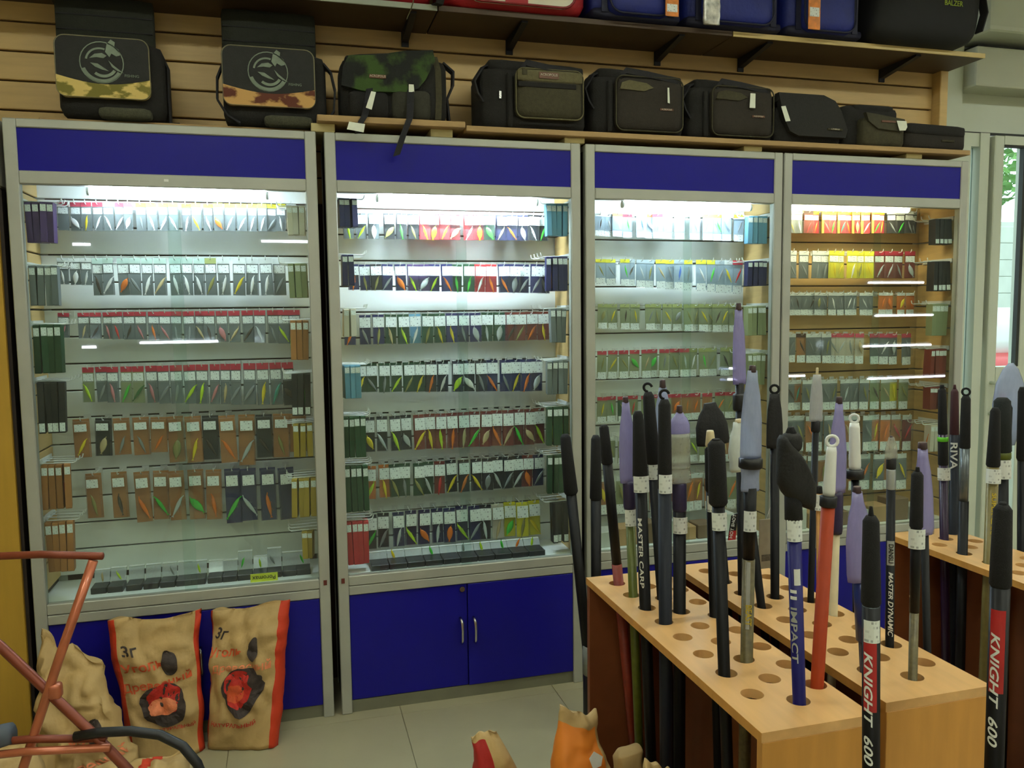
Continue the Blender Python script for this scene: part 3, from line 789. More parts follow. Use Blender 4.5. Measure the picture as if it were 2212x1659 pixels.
(3,'sixth','bag',[(2.046,0.949,0.041,0.107,12,1,1),(2.091,0.949,0.041,0.108,12,1,11),(2.137,0.948,0.041,0.108,12,1,3),(2.189,0.947,0.042,0.108,6,1,10),(2.241,0.946,0.042,0.109,12,1,1),(2.288,0.945,0.042,0.109,6,1,5),(2.335,0.944,0.043,0.11,6,1,1),(2.383,0.943,0.043,0.11,12,1,11),(2.425,0.942,0.043,0.111,12,1,1),(2.467,0.942,0.044,0.111,12,1,2),(2.51,0.941,0.044,0.111,12,1,11),(2.559,0.94,0.044,0.112,12,1,5),(2.608,0.939,0.045,0.112,6,1,10),(2.657,0.938,0.045,0.112,6,1,11),(2.707,0.937,0.045,0.113,6,1,12)]),
(3,'seventh','bag',[(2.045,0.788,0.043,0.152,6,1,1),(2.085,0.787,0.043,0.152,12,1,5),(2.131,0.786,0.043,0.152,12,1,11),(2.183,0.784,0.044,0.152,12,1,10),(2.23,0.783,0.044,0.152,6,1,1),(2.283,0.781,0.044,0.152,6,1,12),(2.336,0.779,0.045,0.153,6,1,5),(2.384,0.778,0.045,0.153,8,1,1),(2.439,0.776,0.045,0.153,6,1,5),(2.487,0.775,0.046,0.153,6,1,1),(2.536,0.773,0.046,0.153,6,1,10),(2.592,0.771,0.046,0.153,12,1,1),(2.648,0.77,0.047,0.154,12,1,5),(2.704,0.768,0.047,0.154,6,1,11)]),
(4,'top','blister',[(2.919,1.893,0.043,0.096,0,1,11),(2.961,1.894,0.043,0.096,0,1,8),(3.008,1.894,0.043,0.096,5,8,6),(3.047,1.895,0.043,0.096,4,2,5),(3.09,1.896,0.044,0.097,4,2,13),(3.129,1.896,0.044,0.097,4,2,3),(3.175,1.897,0.044,0.097,4,2,15),(3.215,1.898,0.044,0.097,4,2,5),(3.249,1.898,0.045,0.097,4,2,10),(3.302,1.899,0.045,0.098,4,2,8),(3.346,1.9,0.045,0.098,4,2,3),(3.384,1.901,0.046,0.098,4,2,1),(3.428,1.901,0.046,0.098,2,1,9),(3.485,1.902,0.046,0.098,2,1,3),(3.524,1.903,0.046,0.099,2,1,9),(3.556,1.904,0.047,0.099,2,1,9)]),
(4,'second','blister',[(2.929,1.722,0.048,0.118,0,1,9),(2.995,1.722,0.048,0.119,0,1,9),(3.049,1.722,0.048,0.119,0,1,9),(3.097,1.722,0.049,0.119,0,1,9),(3.137,1.723,0.049,0.119,9,2,1),(3.171,1.723,0.049,0.12,9,2,1),(3.227,1.723,0.05,0.12,9,2,7),(3.276,1.723,0.05,0.12,9,2,11),(3.323,1.723,0.05,0.12,9,2,1),(3.384,1.724,0.051,0.12,5,3,8),(3.431,1.724,0.051,0.121,5,3,8),(3.483,1.724,0.052,0.121,5,3,9),(3.534,1.724,0.052,0.121,5,3,8)]),
(4,'third','bag',[(2.923,1.541,0.039,0.091,0,1,9),(2.959,1.541,0.04,0.091,0,1,12),(2.995,1.541,0.04,0.091,0,1,9),(3.035,1.541,0.04,0.092,0,1,12),(3.065,1.541,0.04,0.092,0,1,11),(3.096,1.54,0.04,0.092,0,1,9),(3.132,1.54,0.041,0.092,0,1,7),(3.182,1.54,0.041,0.093,0,1,9),(3.219,1.54,0.041,0.093,0,1,7),(3.25,1.54,0.041,0.093,0,1,8),(3.294,1.539,0.042,0.093,0,1,7),(3.335,1.539,0.042,0.094,0,1,9),(3.392,1.539,0.042,0.094,8,1,5),(3.434,1.539,0.042,0.094,8,1,5),(3.492,1.538,0.043,0.095,8,1,1),(3.557,1.538,0.043,0.095,8,1,5)]),
(4,'fourth','bag',[(2.93,1.364,0.046,0.118,0,1,9),(2.985,1.363,0.046,0.12,6,8,12),(3.03,1.362,0.046,0.121,0,1,9),(3.067,1.362,0.047,0.122,0,1,9),(3.107,1.361,0.047,0.123,0,1,11),(3.15,1.36,0.047,0.124,10,0,9),(3.187,1.36,0.047,0.125,10,0,8),(3.231,1.359,0.048,0.126,10,0,9),(3.278,1.358,0.048,0.128,10,0,10),(3.364,1.356,0.049,0.13,0,0,9),(3.415,1.355,0.049,0.131,0,0,7),(3.467,1.354,0.049,0.133,0,0,8),(3.526,1.353,0.05,0.134,0,0,9)]),
(4,'fifth','bag',[(2.93,1.159,0.046,0.125,0,1,12),(2.972,1.158,0.047,0.125,6,1,15),(3.011,1.158,0.047,0.126,0,1,11),(3.063,1.157,0.047,0.127,0,1,7),(3.109,1.156,0.048,0.127,0,1,9),(3.156,1.155,0.048,0.128,0,1,11),(3.209,1.154,0.048,0.129,0,1,8),(3.263,1.153,0.049,0.13,0,1,9),(3.311,1.152,0.049,0.13,0,1,11),(3.373,1.151,0.05,0.131,12,1,12),(3.421,1.15,0.05,0.132,12,1,10),(3.476,1.149,0.05,0.133,9,1,1),(3.525,1.148,0.051,0.133,12,1,11)]),
(4,'sixth','bag',[(2.943,1,0.048,0.149,0,1,9),(2.989,0.998,0.048,0.149,0,1,11),(3.034,0.996,0.049,0.15,6,1,5),(3.087,0.994,0.049,0.151,0,1,9),(3.134,0.993,0.049,0.151,0,1,10),(3.181,0.991,0.05,0.152,6,1,7),(3.228,0.989,0.05,0.152,6,1,10),(3.275,0.988,0.05,0.153,0,1,8),(3.33,0.986,0.051,0.153,0,1,9),(3.382,0.984,0.051,0.154,8,1,1),(3.434,0.982,0.052,0.154,8,1,5),(3.497,0.98,0.052,0.155,6,1,6),(3.553,0.978,0.052,0.156,5,1,6)]),
(4,'bottom','bag',[(2.947,0.819,0.052,0.147,0,1,11),(2.999,0.817,0.053,0.148,6,1,10),(3.052,0.816,0.053,0.149,0,1,5),(3.105,0.814,0.053,0.15,6,1,11),(3.152,0.812,0.054,0.151,6,1,12),(3.206,0.811,0.054,0.152,0,1,9),(3.267,0.809,0.055,0.153,6,1,10),(3.336,0.806,0.055,0.154,0,1,5),(3.398,0.804,0.056,0.155,0,1,1),(3.461,0.802,0.056,0.156,6,1,11),(3.517,0.801,0.057,0.157,0,1,1)]),
]

for cab, rname, style, items in ROWS:
    root = CAB[cab]
    grp = 'lure packs on the %s row of the %s cabinet' % (rname, ORD[cab])
    for i, (x, z, w, h, k_card, k_head, k_lure) in enumerate(items):
        code = CARD_KEYS[k_card] + HEAD_KEYS[k_head] + LURE_KEYS[k_lure]
        ln = (LUREN[code[2]] + ' lure') if code[2] != '-' else 'lure'
        lab = '%s %s pack with %s, %s from left, %s row, %s cabinet' % (CARDN[code[0]], STY[style], ln, ordn[i], rname, ORD[cab])
        yy = YP + random.uniform(-0.006, 0.006) + (0.010 if i % 2 else 0)
        pack(x, yy, z - 0.004, w, h, code, style, lab, grp, random.uniform(-0.10, 0.10), random.uniform(-0.03, 0.03))
        hk = obj('hook', HOOK, M_HOOK, root, (x - root.location.x, YB - root.location.y, z - 0.004))

# prong bars on the cabinet side walls with packs hung across the depth
def prong_mesh(sgn):
    b = B()
    b.box(-0.002, 0.002, -0.085, 0.085, -0.010, 0.010)
    for k in range(4):
        yk = -0.066 + 0.044 * k
        b.tube([(0, yk, 0), (sgn * 0.105, yk, -0.003), (sgn * 0.113, yk, 0.001), (sgn * 0.116, yk, 0.013)], 0.0020, 6)
    b.cyl((sgn * 0.004, -0.085, -0.006), (sgn * 0.004, 0.085, -0.006), 0.002)
    me = mesh_from(b, (0, 0, 0), 'prong_bar')
    me.materials.append(M_HOOK)
    return me
PR = {1: prong_mesh(1), -1: prong_mesh(-1)}
U_SIDE = mesh_from(B().bbox(-0.5, 0.5, -0.5, 0.5, -1, 0, 0.02), (0, 0, 0), 'side_box')
U_SIDE.materials.append(M_CARD)
HN = ['top', 'second', 'third', 'fourth', 'fifth', 'sixth', 'seventh', 'lowest']
def side_rack(cab, side, specs):
    x0, x1 = CABS[cab]
    sgn = 1 if side == 'left' else -1
    xw = x0 + 0.021 if side == 'left' else x1 - 0.021
    for i, (z, code, h, n) in enumerate(specs):
        nm = HN[i] if i < len(specs) - 1 else 'lowest'
        o = obj('prong_bar', PR[sgn], M_HOOK, None, (xw + sgn * 0.0025, 0.135, z))
        tagit(o, 'white four-prong wire bar, %s on the %s wall of the %s cabinet' % (nm, side, ORD[cab]), 'hook bar', 'white prong bars in the cabinets')
        # boxes stacked along the front prong, edges towards the glass
        wall = ('nearest the wall', 'second from the wall', 'third from the wall', 'furthest from the wall')
        for k in range(n):
            xk = xw + sgn * (0.024 + 0.0215 * k + (4 - n) * 0.008)
            t = thing('narrow_lure_box', 'narrow %s lure box %s, %s %s-wall bar, %s cabinet' % (CARDN[code[0]], wall[k] if k < n - 1 else wall[3], nm, side, ORD[cab]), 'lure box', (xk, 0.069, z - 0.004),
                      'boxes on the %s %s-wall bar of the %s cabinet' % (nm, side, ORD[cab]))
            t.rotation_euler = (random.uniform(-0.05, 0.05), random.uniform(-0.03, 0.03), random.uniform(-0.12, 0.12) + 0.10 * sgn)
            child('box', U_SIDE, M_CARD, t, (0, 0, 0), (0.0195, 0.046, h), colr(CARDC[code[0]], 0.15))
            child('price_label', U_TAG, M_TAG, t, (0, -0.0236, -h * (0.06 if code[0] != 'k' else 0.80)), (0.0165, 1, h * 0.17))
            if code[2] != '-' and k % 2 == 0:
                child('lure', FISH[0], M_LURE, t, (sgn * 0.0105, 0.0, -h * 0.62), (h * 0.10, h * 0.40, h * 0.5), colr(LUREC[code[2]]), (random.uniform(-.3, .3), 0, 0))
side_rack(1, 'left', [(1.850, 'pWp', 0.13, 4), (1.645, 'cWp', 0.13, 4), (1.452, 'gWG', 0.16, 4), (1.262, 'kWk', 0.17, 4), (0.985, 'bWr', 0.15, 4), (0.790, 'bWt', 0.17, 4)])
side_rack(1, 'right', [(1.855, 'wWt', 0.10, 3), (1.655, 'vYY', 0.12, 3), (1.455, 'bWg', 0.14, 3), (1.265, 'kWg', 0.15, 3), (1.085, 'mWy', 0.12, 3), (0.885, 'mYy', 0.14, 4), (0.690, 'mYy', 0.10, 2)])
side_rack(2, 'left', [(1.885, 'nWb', 0.10, 3), (1.687, 'nWn', 0.11, 2), (1.494, 'wWt', 0.10, 2), (1.290, 'tWa', 0.12, 3), (1.102, 'gGg', 0.15, 4), (0.920, 'gGg', 0.17, 4), (0.712, 'rWp', 0.16, 4)])
side_rack(2, 'right', [(1.885, 'tWs', 0.12, 4), (1.685, 'nWo', 0.13, 4), (1.486, 'cWs', 0.13, 3), (1.285, 'cWg', 0.13, 4), (1.104, 'gYY', 0.15, 4), (0.914, 'gGg', 0.15, 4), (0.725, 'kWk', 0.16, 3)])
side_rack(3, 'right', [(1.855, 'tWb', 0.11, 4), (1.672, 'nWb', 0.10, 4), (1.487, 'vWy', 0.12, 4), (1.291, 'vWy', 0.13, 4)])
side_rack(4, 'right', [(1.860, 'kWg', 0.11, 4), (1.676, 'kRs', 0.13, 4), (1.489, 'vWG', 0.14, 4), (1.289, 'dWr', 0.13, 4), (1.119, 'dRs', 0.10, 4), (0.948, 'wWo', 0.12, 3)])

# boxed lures lying on the cabinet floors
M_CLEARBOX = clear('clear_box', (240, 244, 244), (206, 210, 210), 0.42, 0.1)
M_BOXBASE = mat('smoked_tray', (34, 34, 36), 0.35, 0, 0.1, 30)
def lying_box(x, w, y, h, lc, label, grp, z=0.516, dep=0.07):
    t = thing('lure_box', label, 'lure box', (x, y, z), grp)
    # dark tray in front, clear lid leaning up behind
    part('tray', B().bbox(x - w / 2, x + w / 2, y - dep, y, z, z + 0.022, 0.002), M_BOXBASE, t)
    b = B()
    v = [(x - w / 2 * s, y - 0.002 + q, zz) for s, q, zz in ((1, 0, z + 0.022), (-1, 0, z + 0.022), (-1, 0.02, z + h), (1, 0.02, z + h))]
    v2 = [(p[0], p[1] - 0.012, p[2] + 0.002) for p in v]
    for f in ((v[0], v[1], v[2], v[3]), (v2[3], v2[2], v2[1], v2[0]), (v[3], v[2], v2[2], v2[3]), (v[0], v[3], v2[3], v2[0]), (v[2], v[1], v2[1], v2[2])):
        b.quad(list(f))
    part('lid', b, M_CLEARBOX, t)
    part('lid_edge', B().box(x - w / 2, x + w / 2, y + 0.004, y + 0.019, z + h, z + h + 0.002), M_HOUSING, t)
    if lc:
        child('lure', FISH[0], M_LURE, t, (random.uniform(-.2, .2) * w, -0.012, 0.022 + (h - 0.022) * 0.45), (w * 0.7, w * 0.4, w * 0.7), colr(LUREC[lc]), (0, random.uniform(-.5, .5), 0))
    return t
bx1 = [(0.150, 't', .062), (0.203, 'Y', .065), (0.262, None, .066), (0.318, None, .066), (0.372, 'a', .066), (0.425, None, .066), (0.473, 'Y', .064), (0.530, None, .060), (0.580, None, .058), (0.632, 'g', .086), (0.685, 'Y', .062), (0.735, 'a', .088), (0.788, None, .068), (0.838, 'g', .068)]
for i, (x, lc, h) in enumerate(bx1):
    lying_box(x, 0.050, 0.15, h, lc, 'clear lidded lure box%s, %s from left on the first cabinet floor' % ((' with %s lure' % LUREN[lc]) if lc else '', ordn[i]), 'lure boxes on the first cabinet floor')
for i in range(10):
    x = 1.115 + i * 0.068
    lc = [None, 'y', None, 'g', None, 'a', 'Y', 'g', 'o', 'Y'][i]
    lying_box(x, 0.066, 0.13, 0.045, lc, 'low lure box%s, %s from left on the second cabinet floor' % ((' with %s lure' % LUREN[lc]) if lc else '', ordn[i]), 'lure boxes on the second cabinet floor', dep=0.085)
# yellow name card, standing upside down on the first cabinet floor
sg = thing('name_card', 'bright yellow name card standing upside down in the first cabinet', 'sign', (0.700, 0.050, 0.516))
part('card', B().box(0.653, 0.747, 0.049, 0.051, 0.516, 0.546), mat('lime_card', (214, 220, 60), 0.6, 0, 0.03, 20), sg)
text_part('lettering', 'Poromax', 0.022, (0.700, 0.0483, 0.531), M_BLACK, sg, 90, 180, 0)
# loose papers on the first cabinet floor and pale boxes in cabinets three and four
for ci, xa, xb, nn in ((3, 1.99, 2.70, 8), (4, 2.86, 3.60, 7)):
    for i in range(nn):
        wx = (xb - xa) / nn
        xx = xa + wx * (i + 0.5)
        hh = random.uniform(0.05, 0.10)
        b = B().bbox(xx - wx * .46, xx + wx * .46, 0.07, 0.16, 0.516, 0.516 + hh, 0.003)
        bxo = solo('lure_carton', b, mat('carton_%d' % (i % 3), ((196, 198, 188), (176, 140, 96), (120, 96, 70))[i % 3], 0.6, 0, 0.05, 20), '%s small carton, %s from left on the %s cabinet floor' % (('pale', 'tan', 'brown')[i % 3], ordn[i], ORD[ci]), 'box', (xx, 0.115, 0.516), 'cartons on the %s cabinet floor' % ORD[ci])

# ================================================================== planks and bags on top of the cabinets
M_PLANK = mat('raw_plank', (158, 128, 84), 0.7, 0, 0.12, 5, 0.05, 30, stretch=(1, 9, 9))
M_BLOCK = mat('pale_block', (206, 192, 142), 0.7, 0, 0.06, 20)
solo('plank', B().bbox(0.06, 0.92, 0.06, 0.28, 2.10, 2.118, 0.002), M_PLANK, 'plank lying under the two emblem bags on first cabinet', 'plank', (0.49, 0.17, 2.10), 'planks on the cabinet tops')
solo('plank', B().bbox(0.935, 1.45, -0.035, 0.25, 2.128, 2.150, 0.002), M_PLANK, 'short plank under the camouflage satchel on second cabinet', 'plank', (1.19, 0.10, 2.128), 'planks on the cabinet tops')
solo('plank', B().bbox(1.455, 3.665, -0.025, 0.25, 2.120, 2.140, 0.002), M_PLANK, 'long plank under the row of dark bags on right cabinets', 'plank', (2.56, 0.11, 2.120), 'planks on the cabinet tops')
for i, (bx_, nm, y0) in enumerate(((0.955, 'left end of the short plank', 0), (1.37, 'right end of the short plank', 0), (1.875, 'long plank beside the second cabinet', 0), (2.63, 'long plank above the third cabinet', 0), (3.40, 'long plank above the fourth cabinet', 0))):
    ht = 2.128 if i < 2 else 2.12
    solo('wood_block', B().bbox(bx_ - 0.04, bx_ + 0.04, 0.0, 0.22, 2.10, ht, 0.002), M_BLOCK, 'pale wooden block under the %s' % nm, 'block', (bx_, 0.1, 2.10), 'wooden spacer blocks')

M_CAMO = mat('leaf_camo', (112, 104, 36), 0.8, 0, 0, 16, 0.1, 200, rgb2=(204, 178, 104), edge=0.04, stretch=(1, 1, 1.8))
M_CAMO2 = mat('rust_camo', (88, 40, 20), 0.8, 0, 0, 14, 0.1, 200, rgb2=(186, 144, 84), edge=0.04, stretch=(1, 1, 1.8))
M_CAMOG = mat('green_camo', (13, 15, 10), 0.85, 0, 0, 15, 0.15, 200, rgb2=(50, 74, 22), edge=0.07)
M_PRINT = mat('grey_print', (112, 124, 108), 0.7, 0, 0.15, 40)
M_FLAP = mat('charcoal_flap', (30, 30, 27), 0.8, 0, 0.12, 60, 0.15, 260)
M_PIPING = mat('pale_piping', (110, 104, 78), 0.7, 0, 0.1, 60)
M_PLATE = mat('bronze_plate', (96, 62, 44), 0.5, 0.2, 0.2, 60)
M_LETTER = mat('pale_letter', (190, 180, 160), 0.6, 0, 0.05, 60)
M_WEB = mat('black_webbing', (24, 23, 26), 0.85, 0, 0.1, 120, 0.2, 400)
M_LID = mat('olive_lid', (30, 32, 22), 0.9, 0, 0.1, 60, 0.2, 300)

def ring(b, cx, cz, r, w, y, a0=0, a1=360, n=28, th=0.0012):
    for i in range(n):
        p = [math.radians(a0 + (a1 - a0) * (i + k) / n) for k in (0, 1)]
        b.prism([(cx + (r - w) * math.cos(p[0]), cz + (r - w) * math.sin(p[0])), (cx + r * math.cos(p[0]), cz + r * math.sin(p[0])),
                 (cx + r * math.cos(p[1]), cz + r * math.sin(p[1])), (cx + (r - w) * math.cos(p[1]), cz + (r - w) * math.sin(p[1]))], y, y + th)

def hang_tag(root, pts, y, name='price_tag'):
    part(name, B().prism(pts, y - 0.0012, y), mat('paper_tag', (226, 230, 214), 0.6, 0, 0.04, 60), root)

def emblem_bag(x0, x1, z0, ztop, camo, lid, label, strap_r):
    """shoulder bag with a printed flap and its lid tipped open against the shelf"""
    xc = (x0 + x1) / 2
    t = thing('shoulder_bag', label, 'bag', (xc, 0.14, z0), 'shoulder bags with a printed emblem')
    part('body', B().soft(x0 - 0.004, x1 + 0.022, 0.035, 0.24, z0, ztop, 0.035), M_FABRIC, t)
    fz0 = z0 + 0.062
    # flap: upper charcoal field and camouflage band split along a sagging curve
    n = 16
    xa, xb = x0, x1 - 0.018
    curve = [(xa + (xb - xa) * i / n, fz0 + 0.062 - 0.022 * math.sin(math.pi * i / n) + 0.004 * (1 - i / n)) for i in range(n + 1)]
    r = 0.028
    top = [(xb - 0.03 + 0.03 * math.cos(math.radians(a)), ztop - 0.028 + 0.03 * math.sin(math.radians(a))) for a in range(0, 91, 18)] + \
          [(xa + 0.03 + 0.03 * math.cos(math.radians(a)), ztop - 0.028 + 0.03 * math.sin(math.radians(a))) for a in range(90, 181, 18)]
    part('flap', B().prism(curve + top, 0.016, 0.05), M_FLAP, t)
    low = [(xa + r + r * math.cos(math.radians(a)), fz0 + r + r * math.sin(math.radians(a))) for a in range(180, 271, 18)] + \
          [(xb - r + r * math.cos(math.radians(a)), fz0 + r + r * math.sin(math.radians(a))) for a in range(270, 361, 18)]
    part('camo_band', B().prism(low + curve[::-1], 0.015, 0.05), camo, t)
    outl = low + top
    part('piping', B().tube([(p[0], 0.017, p[1]) for p in outl], 0.0022, 6, True), M_PIPING, t, True)
    # round emblem: ring, lower band, leaping fish and arcs
    cx, cz, y = xc - 0.012, ztop - 0.078, 0.0145
    e = B()
    ring(e, cx, cz, 0.066, 0.003, y)
    ring(e, cx, cz, 0.064, 0.011, y, 200, 330, 22)
    ring(e, cx - 0.004, cz + 0.002, 0.045, 0.006, y, 70, 170, 14)
    ring(e, cx + 0.004, cz - 0.004, 0.043, 0.009, y, 230, 330, 14)
    fish = [(-0.036, 0.012), (-0.02, 0.026), (0.002, 0.030), (0.016, 0.022), (0.006, 0.014), (-0.014, 0.016)]
    e.prism([(cx + a, cz + b_) for a, b_ in fish], y, y + 0.0012)
    leap = [(0.012, 0.034), (0.018, 0.060), (0.030, 0.074), (0.042, 0.066), (0.040, 0.052), (0.052, 0.044), (0.056, 0.026), (0.044, 0.022), (0.030, 0.030), (0.024, 0.018)]
    e.prism([(cx + a, cz + b_) for a, b_ in leap], y, y + 0.0012)
    lowf = [(-0.034, -0.002), (-0.012, -0.004), (0.012, -0.020), (0.020, -0.026), (0.0, -0.022), (-0.02, -0.014)]
    e.prism([(cx + a, cz + b_) for a, b_ in lowf], y, y + 0.0012)
    dart = [(0.020, 0.008), (0.036, -0.008), (0.064, -0.030), (0.046, -0.024), (0.030, -0.012)]
    e.prism([(cx + a, cz + b_) for a, b_ in dart], y, y + 0.0012)
    part('emblem', e, M_PRINT, t)
    text_part('brand_print', 'FISHING', 0.012, (cx + 0.088, 0.0148, cz - 0.038), M_PRINT, t)
    # lid tipped up behind
    lx0, lx1, lz0, lz1 = lid
    part('open_lid', B().soft(lx0, lx1, 0.17, 0.205, lz0, lz1, 0.012), M_LID, t)
    for kz in (0.33, 0.62):
        part('lid_seam', B().box(lx0 + 0.004, lx1 - 0.004, 0.1685, 0.172, lz0 + (lz1 - lz0) * kz, lz0 + (lz1 - lz0) * kz + 0.004), M_WEB, t)
    # rolled shoulder strap under the flap and a side loop
    part('rolled_strap', B().soft(xc - 0.03, xc + 0.13, 0.005, 0.06, z0 - 0.003, z0 + 0.034, 0.016), mat('mesh_strap', (66, 66, 50), 0.95, 0, 0.25, 200, 0.4, 600), t)
    if strap_r:
        part('side_strap', B().strap([(x1 + 0.015, 0.06, ztop - 0.03), (x1 + 0.04, 0.055, ztop - 0.06), (x1 + 0.052, 0.05, ztop - 0.12), (x1 + 0.046, 0.05, ztop - 0.19), (x1 + 0.01, 0.05, z0 + 0.01)], (0, 1, 0), 0.035, 0.006), M_WEB, t)
        part('side_strap', B().strap([(x0 + 0.0, 0.06, ztop - 0.05), (x0 - 0.02, 0.055, ztop - 0.10), (x0 - 0.022, 0.05, ztop - 0.17), (x0 + 0.01, 0.05, z0 + 0.03), (x0 + 0.05, 0.04, z0 + 0.005)], (0, 1, 0), 0.035, 0.006), M_WEB, t)
    else:
        part('side_strap', B().strap([(x1 + 0.01, 0.1, ztop - 0.03), (x1 + 0.03, 0.1, ztop - 0.06), (x1 + 0.028, 0.1, ztop - 0.16), (x1 + 0.03, 0.1, z0 + 0.006), (x1 + 0.06, 0.09, z0 + 0.003)], (0, 1, 0), 0.03, 0.005), M_WEB, t)
    return t
emblem_bag(0.128, 0.424, 2.118, 2.368, M_CAMO, (0.097, 0.405, 2.38, 2.548), 'shoulder bag with round grey emblem over a yellow leaf band', False)
emblem_bag(0.632, 0.950, 2.118, 2.372, M_CAMO2, (0.624, 0.946, 2.38, 2.548), 'shoulder bag with round grey emblem over a rust brown leaf band', True)

# camouflage satchel with hanging straps
t = thing('satchel', 'green camouflage satchel with two hanging straps and white tags', 'bag', (1.22, 0.12, 2.150))
part('body', B().soft(1.020, 1.400, 0.02, 0.23, 2.150, 2.375, 0.04, 6, lambda p, q: Vector((p.x, p.y, p.z + max(0, (p.z - 2.25)) * 0.35 * (p.x - 1.15)))), M_FABRIC, t)
fl_ = [(1.022, 2.262), (1.030, 2.330), (1.050, 2.364), (1.150, 2.372), (1.240, 2.392), (1.345, 2.402), (1.352, 2.365), (1.318, 2.300), (1.290, 2.266), (1.240, 2.250), (1.100, 2.246)]
part('flap', B().prism(fl_, 0.004, 0.03), M_CAMOG, t)
part('flap_top', B().soft(1.035, 1.352, 0.004, 0.16, 2.352, 2.398, 0.018, 5, lambda p, q: Vector((p.x, p.y, p.z + (p.x - 1.30) * 0.10))), M_FABRIC, t)
part('pocket', B().soft(1.045, 1.185, 0.000, 0.05, 2.156, 2.250, 0.022), M_FABRIC, t)
part('pocket', B().soft(1.195, 1.335, 0.000, 0.05, 2.156, 2.262, 0.022), mat('grey_olive', (46, 45, 34), 0.9, 0, 0.15, 90, 0.2, 300), t)
part('side_strap', B().strap([(1.395, 0.10, 2.385), (1.432, 0.09, 2.352), (1.428, 0.08, 2.300), (1.405, 0.08, 2.25), (1.412, 0.08, 2.17)], (0, 1, 0), 0.04, 0.007), M_WEB, t)
part('side_strap', B().strap([(1.352, 0.03, 2.385), (1.365, 0.028, 2.34), (1.366, 0.025, 2.24), (1.362, 0.025, 2.165)], (1, 0, 0), 0.022, 0.012), M_FABRIC_O, t)
part('buckle_strap', B().strap([(1.118, 0.002, 2.255), (1.108, -0.012, 2.20), (1.095, -0.042, 2.152), (1.075, -0.046, 2.118), (1.070, -0.046, 2.09)], (1, 0, 0.2), 0.024, 0.004), M_WEB, t)
part('buckle_strap', B().strap([(1.262, 0.0, 2.262), (1.258, -0.012, 2.21), (1.250, -0.042, 2.15), (1.225, -0.048, 2.09), (1.200, -0.046, 2.02)], (1, 0, 0.35), 0.026, 0.004), M_WEB, t)
part('brand_plate', B().box(1.118, 1.176, 0.000, 0.004, 2.292, 2.304), M_PLATE, t)
text_part('lettering', 'ACROPOLIS', 0.0105, (1.147, -0.0004, 2.2985), M_LETTER, t)
hang_tag(t, [(1.118, 2.232), (1.134, 2.230), (1.118, 2.170), (1.098, 2.176)], -0.052)
hang_tag(t, [(1.040, 2.126), (1.094, 2.120), (1.088, 2.092), (1.032, 2.100)], -0.054)
hang_tag(t, [(1.255, 2.276), (1.272, 2.276), (1.274, 2.250), (1.254, 2.250)], -0.004)

